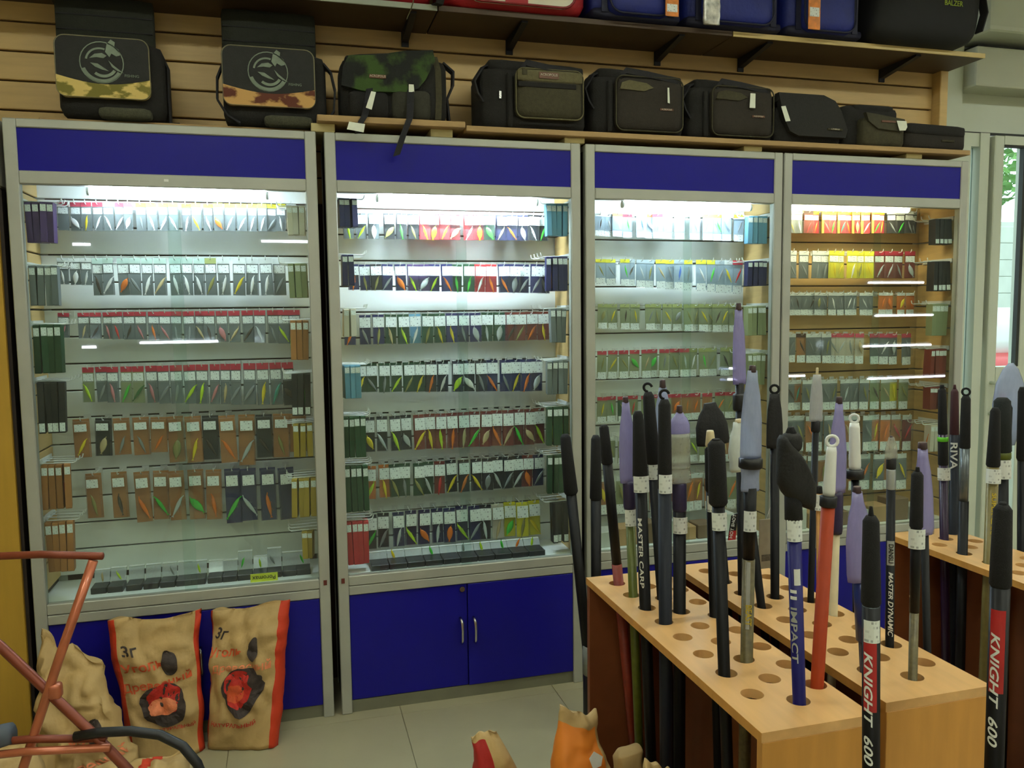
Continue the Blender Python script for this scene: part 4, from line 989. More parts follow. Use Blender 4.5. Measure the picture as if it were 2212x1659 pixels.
def box_bag(x0, x1, z0, z1, label, kind, y0=0.0, depth=0.23, seed=0):
    """boxy tackle bag: body, padded lid, front pocket, side strap, brand plate"""
    xc = (x0 + x1) / 2
    w, h = x1 - x0, z1 - z0
    t = thing('tackle_bag', label, 'bag', (xc, y0 + depth / 2, z0))
    part('body', B().soft(x0, x1, y0 + 0.02, y0 + depth, z0, z1 - 0.035, 0.03, 6), M_FABRIC, t)
    lift = 0.02 if kind in (5, 6) else 0.012
    part('lid', B().soft(x0 + 0.03, x1 - 0.004, y0 + 0.03, y0 + depth - 0.01, z1 - 0.055, z1, 0.02, 6, lambda p, q: Vector((p.x, p.y, p.z - lift * (p.x - x0) / w))), M_FABRIC, t)
    px0, px1 = x0 + w * (0.30 if kind == 4 else 0.22), x1 - w * 0.06
    pz0, pz1 = z0 + h * (0.16 if kind == 4 else 0.06), z1 - h * 0.17
    pm = M_FABRIC_O if kind == 4 else mat('brown_canvas', (40, 34, 25), 0.9, 0, 0.15, 90, 0.2, 300)
    po = part('front_pocket', B().soft(px0, px1, y0 - 0.012, y0 + 0.05, pz0, pz1, 0.028, 6), pm, t)
    part('piping', B().tube([(p[0], y0 - 0.006, p[1]) for p in rrect(px0, px1, pz0, pz1, 0.03)], 0.003, 6, True), M_FABRIC_O if kind != 4 else M_FABRIC_K, t, True)
    if kind == 4:
        part('pocket_band', B().soft(px0 + 0.004, px1 - 0.004, y0 - 0.016, y0 + 0.01, pz1 - 0.048, pz1 - 0.004, 0.010), M_FABRIC_K, t)
        part('mesh_strip', B().bbox(px0 + 0.006, px1 - 0.030, y0 - 0.015, y0 + 0.0, pz1 - 0.068, pz1 - 0.049, 0.002), M_FABRIC, t)
        part('strap_tab', B().box(px0 + 0.022, px0 + 0.040, y0 - 0.018, y0 - 0.012, pz1 - 0.026, pz1 - 0.006), M_FABRIC_O, t)
        part('brand_plate', B().box(px0 + 0.085, px0 + 0.160, y0 - 0.0195, y0 - 0.015, pz1 - 0.036, pz1 - 0.014), M_PLATE, t)
        text_part('lettering', 'ACROPOLIS', 0.0125, (px0 + 0.1225, y0 - 0.0202, pz1 - 0.023), M_LETTER, t)
    else:
        # lighter arched inset and dark bottle-shaped flap
        arch = [(px0 + 0.012, pz1 - 0.052), (px0 + 0.020, pz1 - 0.028), (px0 + 0.05, pz1 - 0.018), (px0 + 0.12, pz1 - 0.026), (px0 + 0.15, pz1 - 0.042), (px0 + 0.11, pz1 - 0.056)]
        part('pocket_inset', B().prism(arch, y0 - 0.0165, y0 - 0.008), M_FABRIC_K if kind == 5 else M_FABRIC_O, t)
        part('brand_plate', B().box(px1 - 0.100, px1 - 0.045, y0 - 0.015, y0 - 0.011, pz0 + h * 0.30, pz0 + h * 0.30 + 0.008), M_PLATE, t)
        text_part('lettering', 'ACROPOLIS', 0.008, (px1 - 0.0725, y0 - 0.0156, pz0 + h * 0.30 + 0.004), M_LETTER, t)
    part('handle', B().strap([(px0 + 0.02, y0 + 0.0, z1 - 0.05), (px0 + 0.04, y0 - 0.004, z1 - 0.025), (xc + 0.02, y0 - 0.006, z1 - 0.035), (px1 - 0.04, y0 - 0.004, z1 - 0.05), (px1 - 0.02, y0, z1 - 0.07)], (0, 0, 1), 0.022, 0.006), M_WEB, t)
    part('side_strap', B().strap([(x0 + 0.06, y0 + 0.08, z1 - 0.006), (x0 + 0.015, y0 + 0.07, z1 - 0.03), (x0 - 0.022, y0 + 0.06, z1 - 0.085), (x0 - 0.012, y0 + 0.05, z1 - 0.13), (x0 + 0.008, y0 + 0.05, z1 - 0.16)], (0, 1, 0.2), 0.05, 0.006), M_WEB, t)
    part('corner_binding', B().soft(px0 - 0.030, px0 - 0.008, y0 + 0.004, y0 + 0.03, z0 + 0.01, z1 - 0.06, 0.009), M_FABRIC, t)
    part('zip_pull', B().box(x0 + w * 0.155, x0 + w * 0.175, y0 + 0.012, y0 + 0.02, z0 + h * 0.42, z0 + h * 0.52), M_CHROME, t)
    return t
box_bag(1.525, 1.932, 2.140, 2.404, 'dark tackle bag with olive front pocket and bronze plate', 4)
tb5 = box_bag(1.955, 2.340, 2.140, 2.402, 'brown tackle bag with pale arched inset, right of the olive-pocket bag', 5)
hang_tag(tb5, [(2.243, 2.318), (2.250, 2.318), (2.253, 2.260), (2.244, 2.262)], -0.022)
tb6 = box_bag(2.360, 2.738, 2.140, 2.386, 'dark brown tackle bag with white tag above the third cabinet', 6)
hang_tag(tb6, [(2.600, 2.318), (2.622, 2.318), (2.622, 2.262), (2.597, 2.262)], -0.022)

t = thing('flap_bag', 'low charcoal flap bag with slanted sides and tilted white tag', 'bag', (2.90, 0.12, 2.140))
part('body', B().soft(2.752, 3.066, 0.03, 0.20, 2.140, 2.300, 0.03), M_FABRIC, t)
part('flap', B().prism([(2.745, 2.338), (2.955, 2.338), (3.010, 2.318), (3.040, 2.280), (3.072, 2.205), (3.062, 2.172), (2.84, 2.172), (2.80, 2.188), (2.772, 2.24)], 0.006, 0.035), mat('slate_flap', (34, 33, 30), 0.9, 0, 0.12, 80, 0.2, 300), t)
part('flap_top', B().soft(2.745, 2.99, 0.006, 0.17, 2.300, 2.340, 0.018), M_FABRIC, t)
part('brand_plate', B().box(2.975, 3.045, 0.002, 0.006, 2.200, 2.207), M_FABRIC_O, t)
text_part('lettering', 'ACROPOLIS', 0.008, (3.01, 0.0014, 2.2035), M_LETTER, t)
hang_tag(t, [(2.750, 2.280), (2.770, 2.283), (2.794, 2.225), (2.772, 2.222)], -0.004)

t = thing('waist_bag', 'small olive pocket bag with white tag, second from right', 'bag', (3.20, 0.12, 2.140))
part('body', B().soft(3.062, 3.345, 0.03, 0.22, 2.140, 2.318, 0.03), M_FABRIC, t)
part('front_pocket', B().soft(3.135, 3.345, -0.010, 0.06, 2.140, 2.262, 0.022), M_FABRIC_O, t)
part('pocket_flap', B().prism([(3.140, 2.275), (3.330, 2.255), (3.343, 2.225), (3.30, 2.205), (3.20, 2.212), (3.155, 2.24)], -0.018, 0.0), mat('flap_olive', (60, 57, 40), 0.9, 0, 0.15, 80), t)
part('lid', B().soft(3.12, 3.318, 0.03, 0.2, 2.286, 2.322, 0.014), M_FABRIC, t)
part('brand_plate', B().box(3.215, 3.285, -0.021, -0.017, 2.238, 2.246), M_PLATE, t)
hang_tag(t, [(3.285, 2.246), (3.333, 2.246), (3.338, 2.222), (3.330, 2.208), (3.300, 2.206)], -0.024)

t = thing('pouch', 'small plain dark pouch at the right end of the bag row', 'bag', (3.51, 0.11, 2.140))
part('body', B().soft(3.352, 3.668, 0.0, 0.20, 2.140, 2.244, 0.024, 6, lambda p, q: Vector((p.x, p.y, p.z - 0.012 * (p.x - 3.5)))), mat('dark_canvas', (34, 29, 22), 0.9, 0, 0.15, 80, 0.2, 300), t)
part('lid', B().soft(3.350, 3.662, -0.006, 0.19, 2.196, 2.250, 0.02, 6, lambda p, q: Vector((p.x, p.y, p.z - 0.02 * (p.x - 3.5)))), M_FABRIC, t)
part('brand_plate', B().box(3.535, 3.60, -0.004, 0.0, 2.176, 2.183), M_FABRIC_O, t)

# ================================================================== wall shelf above and the things on it
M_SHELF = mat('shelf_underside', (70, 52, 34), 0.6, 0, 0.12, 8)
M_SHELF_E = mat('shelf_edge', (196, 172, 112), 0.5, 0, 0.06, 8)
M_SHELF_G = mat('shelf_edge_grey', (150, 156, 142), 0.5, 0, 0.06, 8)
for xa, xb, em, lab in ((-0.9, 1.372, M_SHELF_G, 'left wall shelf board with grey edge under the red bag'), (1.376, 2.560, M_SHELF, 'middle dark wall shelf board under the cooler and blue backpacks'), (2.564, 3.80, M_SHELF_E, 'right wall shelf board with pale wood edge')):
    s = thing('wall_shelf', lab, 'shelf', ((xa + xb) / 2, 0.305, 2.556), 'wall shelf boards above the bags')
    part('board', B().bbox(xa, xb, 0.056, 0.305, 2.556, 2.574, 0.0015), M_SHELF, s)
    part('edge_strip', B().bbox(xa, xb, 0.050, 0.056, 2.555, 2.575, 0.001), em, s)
M_BRK = mat('bracket_steel', (36, 38, 46), 0.5, 0.4, 0.1, 30)
for bx_, nm in ((0.10, 'behind the first emblem bag'), (1.289, 'above the camouflage satchel'), (1.707, 'above the olive-pocket bag'), (2.353, 'above the brown tackle bags'), (2.747, 'above the charcoal flap bag'), (3.472, 'at the right end of the shelf')):
    b = B().prism([(0, 0), (0.23, 0), (0.23, -0.008), (0.03, -0.038), (0, -0.042)], -0.012, 0.012)
    for v in b.bm.verts:
        v.co = Vector((bx_ + v.co.y, 0.305 - v.co.x, 2.556 + v.co.z))
    b.box(bx_ - 0.014, bx_ + 0.014, 0.298, 0.305, 2.500, 2.556)
    solo('shelf_bracket', b, M_BRK, 'dark steel shelf bracket %s' % nm, 'bracket', (bx_, 0.305, 2.51), 'shelf brackets')

M_RED = mat('red_nylon', (150, 16, 26), 0.6, 0, 0.1, 20, 0.1, 100)
M_CREAM = mat('cream_vinyl', (214, 208, 186), 0.5, 0, 0.04, 20)
M_BLUEB = mat('blue_nylon', (18, 32, 112), 0.6, 0, 0.15, 14, 0.15, 60)
M_NAVYB = mat('navy_nylon', (12, 14, 44), 0.65, 0, 0.15, 20, 0.15, 60)
t = thing('cloth_bag', 'red cloth bag lying on the left shelf board', 'bag', (1.12, 0.17, 2.574))
part('body', B().soft(0.93, 1.36, 0.060, 0.29, 2.574, 2.76, 0.05), M_RED, t)
part('pull_cord', B().tube([(1.288, 0.052, 2.60), (1.284, 0.040, 2.575), (1.276, 0.045, 2.55), (1.262, 0.06, 2.52)], 0.002, 6), M_FABRIC_K, t)
t = thing('cooler_bag', 'red cooler bag with cream panel and red stripe on the shelf', 'bag', (1.66, 0.17, 2.574))
part('body', B().soft(1.39, 1.935, 0.02, 0.29, 2.574, 2.86, 0.05), M_RED, t)
part('front_panel', B().prism(rrect(1.475, 1.885, 2.590, 2.84, 0.05), 0.010, 0.03), M_CREAM, t)
part('stripe', B().box(1.615, 1.700, 0.006, 0.012, 2.590, 2.84), M_RED, t)
part('piping', B().tube([(p[0], 0.012, p[1]) for p in rrect(1.475, 1.885, 2.590, 2.84, 0.05)], 0.005, 6, True), mat('dark_red_piping', (120, 14, 22), 0.5, 0, 0.05, 20), t, True)
part('shoulder_strap', B().strap([(1.40, 0.02, 2.70), (1.385, 0.0, 2.62), (1.375, 0.02, 2.57), (1.365, 0.06, 2.575)], (1, 0.4, 0), 0.03, 0.005), M_FABRIC, t)
for x0, x1, z0, lab, tagc in ((1.955, 2.330, 2.574, 'blue backpack with orange hang tag beside the cooler', 'o'), (2.345, 2.775, 2.574, 'blue backpack with crumpled silver tag in the middle of the shelf', 's'), (2.790, 3.155, 2.574, 'blue backpack with orange and white tag above the charcoal flap bag', 'o')):
    t = thing('backpack', lab, 'backpack', ((x0 + x1) / 2, 0.17, z0), 'blue backpacks on the shelf')
    part('body', B().soft(x0, x1, 0.03, 0.29, z0, z0 + 0.40, 0.06), M_BLUEB, t)
    part('base_panel', B().soft(x0 + 0.004, x1 - 0.004, 0.024, 0.285, z0, z0 + 0.045, 0.022), M_NAVYB, t)
    part('front_pocket', B().soft(x0 + 0.06, x1 - 0.06, -0.012, 0.06, z0 + 0.012, z0 + 0.26, 0.05), M_BLUEB, t)
    part('piping', B().tube([(p[0], -0.004, p[1]) for p in rrect(x0 + 0.062, x1 - 0.062, z0 + 0.014, z0 + 0.258, 0.05)], 0.004, 6, True), M_NAVYB, t, True)
    for sx in (x0 + 0.05, x1 - 0.05):
        part('side_strap', B().strap([(sx, 0.026, z0 + 0.30), (sx, 0.020, z0 + 0.15), (sx, 0.022, z0 + 0.02)], (1, 0, 0), 0.025, 0.004), M_NAVYB, t)
    if tagc == 'o':
        tx = x1 - 0.10 if x0 < 2 else x0 + 0.06
        part('hang_tag', B().bbox(tx, tx + 0.055, -0.030, -0.027, z0 + 0.006, z0 + 0.15, 0.001), mat('orange_tag', (206, 122, 40), 0.5, 0, 0.3, 40), t)
        part('tag_label', B().box(tx + 0.006, tx + 0.049, -0.0312, -0.030, z0 + (0.022 if x0 < 2 else 0.055), z0 + (0.05 if x0 < 2 else 0.09)), M_TAG, t)
    else:
        tb = B().soft(x0 + 0.045, x0 + 0.115, -0.034, -0.018, z0 - 0.012, z0 + 0.11, 0.007, 6, lambda p, q: p + Vector((0, 0.008 * mnoise.noise(p * 40), 0)))
        part('hang_tag', tb, mat('silver_tag', (190, 188, 180), 0.35, 0.3, 0.5, 40), t)
t = thing('duffel_bag', 'large black bag with small lime lettering at the shelf end', 'bag', (3.42, 0.16, 2.574))
part('body', B().soft(3.165, 3.690, -0.03, 0.28, 2.574, 2.90, 0.07, 7, lambda p, q: Vector((p.x + 0.03 * math.sin((p.z - 2.574) * 7), p.y, p.z))), mat('black_nylon', (5, 5, 6), 0.75, 0, 0.2, 20, 0.1, 80), t)
text_part('lettering', 'BALZER', 0.030, (3.545, -0.0325, 2.735), mat('lime_letter', (150, 170, 40), 0.6), t, sx=0.9)
part('shoulder_strap', B().strap([(3.66, 0.0, 2.86), (3.715, 0.0, 2.80), (3.735, 0.0, 2.72), (3.71, 0.0, 2.64)], (0, 1, 0), 0.04, 0.006), M_WEB, t)

RODS=[
('navy blue rod with silver lettering and grey hood at front of left rack', [1.731, -1.712, 0.02], [1.673, -1.696, 1.261], [('blank', 0.072, 1.076, 0.0109, 0.0126, 'navy'), ('grip', 1.072, 1.119, 0.016, 0.0152, 'foam'), ('reel_hood', 1.106, 1.23, 0.0295, 0.0185, 'hood'), ('tip_cap', 1.23, 1.242, 0.0101, 0.0059, 'foam')], [(1.036, 1.075, 0.0156)], 'IMPACT'),
('bright orange rod with white hooked cap in left rack', [1.75, -1.629, 0.02], [1.794, -1.641, 1.219], [('blank', 0, 1.081, 0.0125, 0.0125, 'orange'), ('clip', 1.079, 1.1, 0.016, 0.016, 'plastic'), ('hook_cap', 1.1, 1.193, 0.0116, 0.0098, 'white')], [(1.018, 1.061, 0.0107)], 'ring'),
('black rod with thick foam grip and red tag in left rack', [1.656, -1.553, 0.02], [1.604, -1.539, 1.222], [('blank', 0, 1.076, 0.0115, 0.0124, 'carbon'), ('grip', 1.072, 1.2, 0.0184, 0.0165, 'foam'), ('tip_cap', 1.2, 1.203, 0.0092, 0.0073, 'foam')], [(1.025, 1.06, 0.0174)], 'redtag'),
('black rod with cream tip behind the red-tagged rod', [1.783, -1.269, 0.02], [1.744, -1.258, 1.193], [('blank', 0, 1.03, 0.012, 0.0131, 'carbon'), ('grip', 1.028, 1.135, 0.0148, 0.0137, 'foam'), ('tip_cap', 1.135, 1.173, 0.012, 0.0087, 'cream')], [(0.983, 1.021, 0.0142)], ''),
('olive patterned rod under tall pale blue cover in left rack', [1.708, -1.505, 0.02], [1.716, -1.507, 1.359], [('blank', 0, 0.943, 0.0129, 0.0129, 'olive'), ('blank', 0.941, 1.091, 0.0124, 0.0133, 'carbon'), ('cover', 1.084, 1.153, 0.0181, 0.0209, 'blue'), ('clip', 1.131, 1.153, 0.0238, 0.0238, 'plastic'), ('cover', 1.15, 1.329, 0.0209, 0.0095, 'blue'), ('tip_cap', 1.325, 1.339, 0.0076, 0.0067, 'tipcap')], [(1.003, 1.045, 0.0152)], 'logo'),
('dark slate rod with slim black grip and hook in left rack', [1.646, -1.278, 0.02], [1.635, -1.275, 1.274], [('blank', 0, 1.045, 0.0149, 0.016, 'slate'), ('grip', 1.039, 1.25, 0.0166, 0.0139, 'foam')], [(1.037, 1.08, 0.0182)], 'hookb'),
('black rod under clear and lavender cone cover in left rack', [1.705, -1.214, 0.02], [1.698, -1.212, 1.248], [('blank', 0, 0.977, 0.0145, 0.0156, 'carbon'), ('reel_seat', 0.975, 1.047, 0.0172, 0.0167, 'violet'), ('cover_end', 1.044, 1.08, 0.0267, 0.0222, 'clear'), ('cover', 1.078, 1.162, 0.0245, 0.0233, 'clear'), ('cover', 1.16, 1.212, 0.0233, 0.0078, 'lav'), ('tip_cap', 1.21, 1.228, 0.0072, 0.0067, 'tipcap')], [(0.925, 0.964, 0.0206)], ''),
('black rod with white lettering down its side in left rack', [1.659, -1.177, 0.02], [1.613, -1.165, 1.233], [('blank', 0, 1.053, 0.0135, 0.0146, 'carbon'), ('grip', 1.05, 1.214, 0.0186, 0.0124, 'foam')], [(1.021, 1.06, 0.0225)], 'MASTER CARP'),
('olive green rod under violet cover near back of left rack', [1.672, -1.079, 0.02], [1.625, -1.066, 1.257], [('blank', 0, 0.953, 0.0118, 0.0118, 'olivegreen'), ('reel_seat', 0.952, 1.025, 0.0159, 0.0154, 'violet'), ('cover', 1.021, 1.225, 0.0201, 0.0083, 'lav'), ('tip_cap', 1.223, 1.238, 0.0071, 0.0065, 'tipcap')], [(0.912, 0.954, 0.0171)], ''),
('black rod with rust red butt at back corner of left rack', [1.719, -0.988, 0.02], [1.617, -0.96, 1.174], [('blank', 0, 0.785, 0.0136, 0.0136, 'rust'), ('blank', 0.782, 1.057, 0.0136, 0.0136, 'carbon'), ('grip', 1.054, 1.159, 0.0155, 0.0124, 'foam')], [], ''),
('black leaning rod with open hook on top in left rack', [1.745, -1.139, 0.02], [1.658, -1.116, 1.274], [('blank', 0, 1.088, 0.0139, 0.0139, 'carbon'), ('grip', 1.076, 1.255, 0.018, 0.0139, 'foam')], [(1.039, 1.076, 0.0156)], 'hookb'),
('thin rod with light blue cover behind the slate rod', [1.8, -1.022, 0.02], [1.774, -1.015, 1.289], [('blank', 0, 1.099, 0.0111, 0.0111, 'slate'), ('cover', 1.089, 1.249, 0.0222, 0.0098, 'blue'), ('tip_cap', 1.247, 1.269, 0.0086, 0.0074, 'tipcap')], [], ''),
('tallest rod, lavender cover tip, in middle rack', [1.933, -1.142, 0.02], [1.897, -1.132, 1.486], [('blank', 0, 1.268, 0.0119, 0.0107, 'carbon'), ('reel_seat', 1.199, 1.242, 0.0172, 0.0172, 'plastic'), ('cover', 1.265, 1.451, 0.016, 0.0089, 'lav'), ('tip_cap', 1.449, 1.467, 0.0077, 0.0065, 'tipcap')], [], ''),
('black rod with dark tapered hood beside the tallest rod', [1.992, -1.189, 0.02], [1.97, -1.183, 1.266], [('blank', 0, 1.126, 0.0111, 0.0111, 'carbon'), ('cover', 1.108, 1.243, 0.0199, 0.0117, 'hood')], [(1.006, 1.044, 0.0082)], 'ring_dark'),
('black rod under wide white plastic cover in middle rack', [2.003, -1.254, 0.02], [1.849, -1.212, 1.209], [('blank', 0, 1.084, 0.0102, 0.0102, 'carbon'), ('cover', 1.076, 1.194, 0.0329, 0.0125, 'white2'), ('tip_cap', 1.192, 1.2, 0.0102, 0.0079, 'cream')], [], ''),
('black rod with broad black hood in middle rack', [2.016, -1.056, 0.02], [1.904, -1.026, 1.229], [('blank', 0, 1.118, 0.0112, 0.0112, 'carbon'), ('cover', 1.105, 1.214, 0.0411, 0.0149, 'hood')], [], ''),
('thin gold brown rod right of the navy rod', [1.985, -1.364, 0.02], [1.961, -1.357, 1.07], [('blank', 0, 1.035, 0.0075, 0.007, 'gold'), ('tip_cap', 1.033, 1.05, 0.0075, 0.0064, 'foam')], [(0.996, 1.033, 0.0123)], ''),
('cream rod with long violet cover behind the orange rod', [2.033, -1.334, 0.02], [2.038, -1.335, 1.267], [('blank', 0, 0.927, 0.0099, 0.0099, 'cream'), ('reel_seat', 0.925, 1.026, 0.0159, 0.0153, 'violet'), ('cover', 1.022, 1.233, 0.0208, 0.0082, 'lav'), ('tip_cap', 1.231, 1.247, 0.0077, 0.0071, 'tipcap')], [], ''),
('rod with wide lavender cover over a blue butt in middle rack', [1.94, -1.617, 0.02], [1.866, -1.597, 1.123], [('blank', 0, 0.82, 0.0102, 0.0102, 'brown'), ('blank', 0.795, 0.932, 0.0157, 0.0157, 'navy2'), ('cover', 0.917, 1.095, 0.0268, 0.0093, 'lav'), ('tip_cap', 1.093, 1.106, 0.0083, 0.0074, 'tipcap')], [], ''),
('rod with white hooked tube cap behind wide lavender cover', [2.17, -1.288, 0.02], [2.129, -1.277, 1.196], [('blank', 0, 1.041, 0.0091, 0.0091, 'carbon'), ('clip', 1.039, 1.062, 0.0217, 0.0217, 'plastic'), ('hook_cap', 1.06, 1.175, 0.0143, 0.0125, 'white')], [], 'ring'),
('black rod with upright white letters on pale name plate', [2.06, -1.518, 0.02], [2.036, -1.512, 1.201], [('blank', 0, 1.068, 0.009, 0.009, 'carbon'), ('reel_seat', 1.066, 1.113, 0.0095, 0.0095, 'silver'), ('clip', 1.111, 1.135, 0.01, 0.01, 'plastic'), ('cover', 1.133, 1.179, 0.013, 0.006, 'clear'), ('tip_cap', 1.173, 1.182, 0.004, 0.003, 'tipcap')], [], 'DANSLI'),
('olive rod with black foam grip at right edge of middle rack', [1.97, -1.68, 0.02], [1.96, -1.677, 1.167], [('blank', 0, 0.863, 0.0085, 0.0085, 'olive'), ('blank', 0.862, 1.031, 0.0098, 0.0098, 'carbon'), ('grip', 1.027, 1.138, 0.0121, 0.0107, 'foam'), ('tip_cap', 1.137, 1.147, 0.0045, 0.0036, 'foam')], [(0.991, 1.029, 0.0179)], ''),
('rod with lavender cover behind the olive rod in middle rack', [2.151, -1.558, 0.02], [2.089, -1.541, 1.19], [('blank', 0, 0.982, 0.0079, 0.0079, 'carbon'), ('cover', 0.975, 1.159, 0.0198, 0.0099, 'lav'), ('tip_cap', 1.157, 1.172, 0.0094, 0.0089, 'tipcap')], [], ''),
('thin rod with frosted cone tip in middle rack', [2.054, -1.219, 0.02], [2.063, -1.222, 1.328], [('blank', 0, 1.16, 0.0081, 0.0081, 'carbon'), ('reel_seat', 1.151, 1.179, 0.011, 0.011, 'plastic'), ('cover', 1.177, 1.291, 0.0157, 0.0093, 'frost'), ('tip_cap', 1.288, 1.308, 0.0035, 0.0029, 'cream')], [], ''),
('nearest red and black rod standing before the racks', [1.719, -1.887, 0.02], [1.689, -1.879, 1.161], [('blank', 0.23, 0.982, 0.0137, 0.0137, 'knight'), ('ferrule', 0.963, 0.984, 0.0134, 0.0134, 'grey'), ('grip', 0.982, 1.127, 0.0152, 0.0123, 'foam'), ('tip_cap', 1.125, 1.142, 0.0045, 0.0026, 'foam')], [(0.926, 0.962, 0.0141)], 'KNIGHT 600'),
('red and black rod at right edge beside middle rack', [1.897, -1.935, 0.02], [1.888, -1.933, 1.166], [('blank', 0.227, 1.01, 0.0145, 0.0145, 'knight'), ('ferrule', 0.991, 1.011, 0.0141, 0.0141, 'grey'), ('grip', 1.009, 1.142, 0.016, 0.0134, 'foam'), ('tip_cap', 1.14, 1.146, 0.0074, 0.0052, 'foam')], [(0.956, 0.991, 0.0111)], 'KNIGHT 600'),
('dark violet rod with green band in right rack', [2.781, -0.903, 0.02], [2.724, -0.888, 1.233], [('blank', 0, 1.065, 0.013, 0.013, 'violetdark'), ('grip', 1.057, 1.205, 0.0137, 0.0108, 'foam'), ('grip', 0.963, 1.05, 0.0144, 0.0144, 'foam'), ('clip', 1.039, 1.053, 0.0159, 0.0159, 'green'), ('tip_cap', 1.203, 1.214, 0.0072, 0.0058, 'foam')], [(0.92, 0.959, 0.0216)], ''),
('grey and black rod with knobbed grip in right rack', [2.718, -0.994, 0.02], [2.7, -0.989, 1.217], [('blank', 0, 0.885, 0.0138, 0.0138, 'carbon'), ('blank', 0.88, 1.045, 0.0131, 0.0131, 'greyrod'), ('grip', 1.038, 1.195, 0.0145, 0.0125, 'foam')], [], 'ring_dark'),
('dark grey rod with vertical lettering in right rack', [2.877, -0.891, 0.02], [2.845, -0.882, 1.228], [('blank', 0, 1.05, 0.0146, 0.0146, 'slate'), ('grip', 1.042, 1.194, 0.0139, 0.011, 'maroon'), ('tip_cap', 1.192, 1.208, 0.0051, 0.0037, 'maroon')], [(1.002, 1.038, 0.0103)], 'RIVA'),
('olive rod with yellow lettering in right rack', [2.715, -1.084, 0.02], [2.715, -1.084, 1.19], [('blank', 0, 1.008, 0.0153, 0.0153, 'oliverod'), ('grip', 1.002, 1.17, 0.018, 0.0127, 'foam')], [(0.959, 1.0, 0.0227)], 'CARP'),
('navy rod with black grip in right rack', [2.804, -1.017, 0.02], [2.829, -1.024, 1.191], [('blank', 0, 0.988, 0.0152, 0.0152, 'navy'), ('grip', 0.984, 1.166, 0.0166, 0.0131, 'foam')], [], ''),
('thick dark green grip rod with olive band in right rack', [2.871, -1.085, 0.02], [2.822, -1.072, 1.204], [('blank', 0, 1.018, 0.0163, 0.0163, 'carbon'), ('clip', 1.005, 1.027, 0.0231, 0.0231, 'olivegreen'), ('grip', 1.022, 1.186, 0.0244, 0.0224, 'greenfoam')], [(0.949, 1.005, 0.0258)], ''),
('slim black rod at the far right edge of right rack', [2.952, -1.037, 0.02], [2.908, -1.025, 1.235], [('blank', 0, 0.997, 0.0126, 0.0126, 'carbon'), ('grip', 0.991, 1.213, 0.0153, 0.0119, 'foam')], [(0.941, 1.004, 0.007)], ''),
('rod with large oval blue plastic hood in right rack', [2.992, -0.889, 0.02], [3.004, -0.892, 1.293], [('blank', 0, 1.042, 0.0104, 0.0104, 'carbon'), ('hood', 1.012, 1.273, 0.0623, 0.0623, 'blue')], [], ''),
('black rod leaning left out of the floor tube', [1.822, -0.325, 0.02], [1.726, -0.299, 1.055], [('blank', 0, 0.828, 0.0182, 0.0182, 'carbon'), ('grip', 0.821, 1.033, 0.0248, 0.0182, 'foam')], [(0.73, 0.774, 0.0116)], ''),
('black rod upright in the floor tube by second cabinet', [1.834, -0.313, 0.02], [1.835, -0.313, 1.046], [('blank', 0, 0.795, 0.0183, 0.0183, 'carbon'), ('grip', 0.79, 1.021, 0.0216, 0.0166, 'foam')], [], ''),
]

# ================================================================== rod racks
RZ = 0.75
def board_with_holes(x0, x1, y0, y1, z0, z1, holes, r):
    cu = bpy.data.curves.new('board', 'CURVE')
    cu.dimensions = '2D'
    cu.fill_mode = 'BOTH'
    cu.extrude = (z1 - z0) / 2
    def poly(pts):
        s = cu.splines.new('POLY')
        s.points.add(len(pts) - 1)
        for p, q in zip(s.points, pts):
            p.co = (q[0], q[1], 0, 1)
        s.use_cyclic_u = True
    poly([(x0, y0), (x1, y0), (x1, y1), (x0, y1)])
    for hx, hy in holes:
        poly([(hx + r * math.cos(2 * math.pi * k / 24), hy + r * math.sin(2 * math.pi * k / 24)) for k in range(24)])
    o = bpy.data.objects.new('board', cu)
    COL.objects.link(o)
    me = bpy.data.meshes.new_from_object(o)
    bpy.data.objects.remove(o, do_unlink=True)
    bpy.data.curves.remove(cu)
    me.transform(Matrix.Translation((0, 0, (z0 + z1) / 2)))
    return me

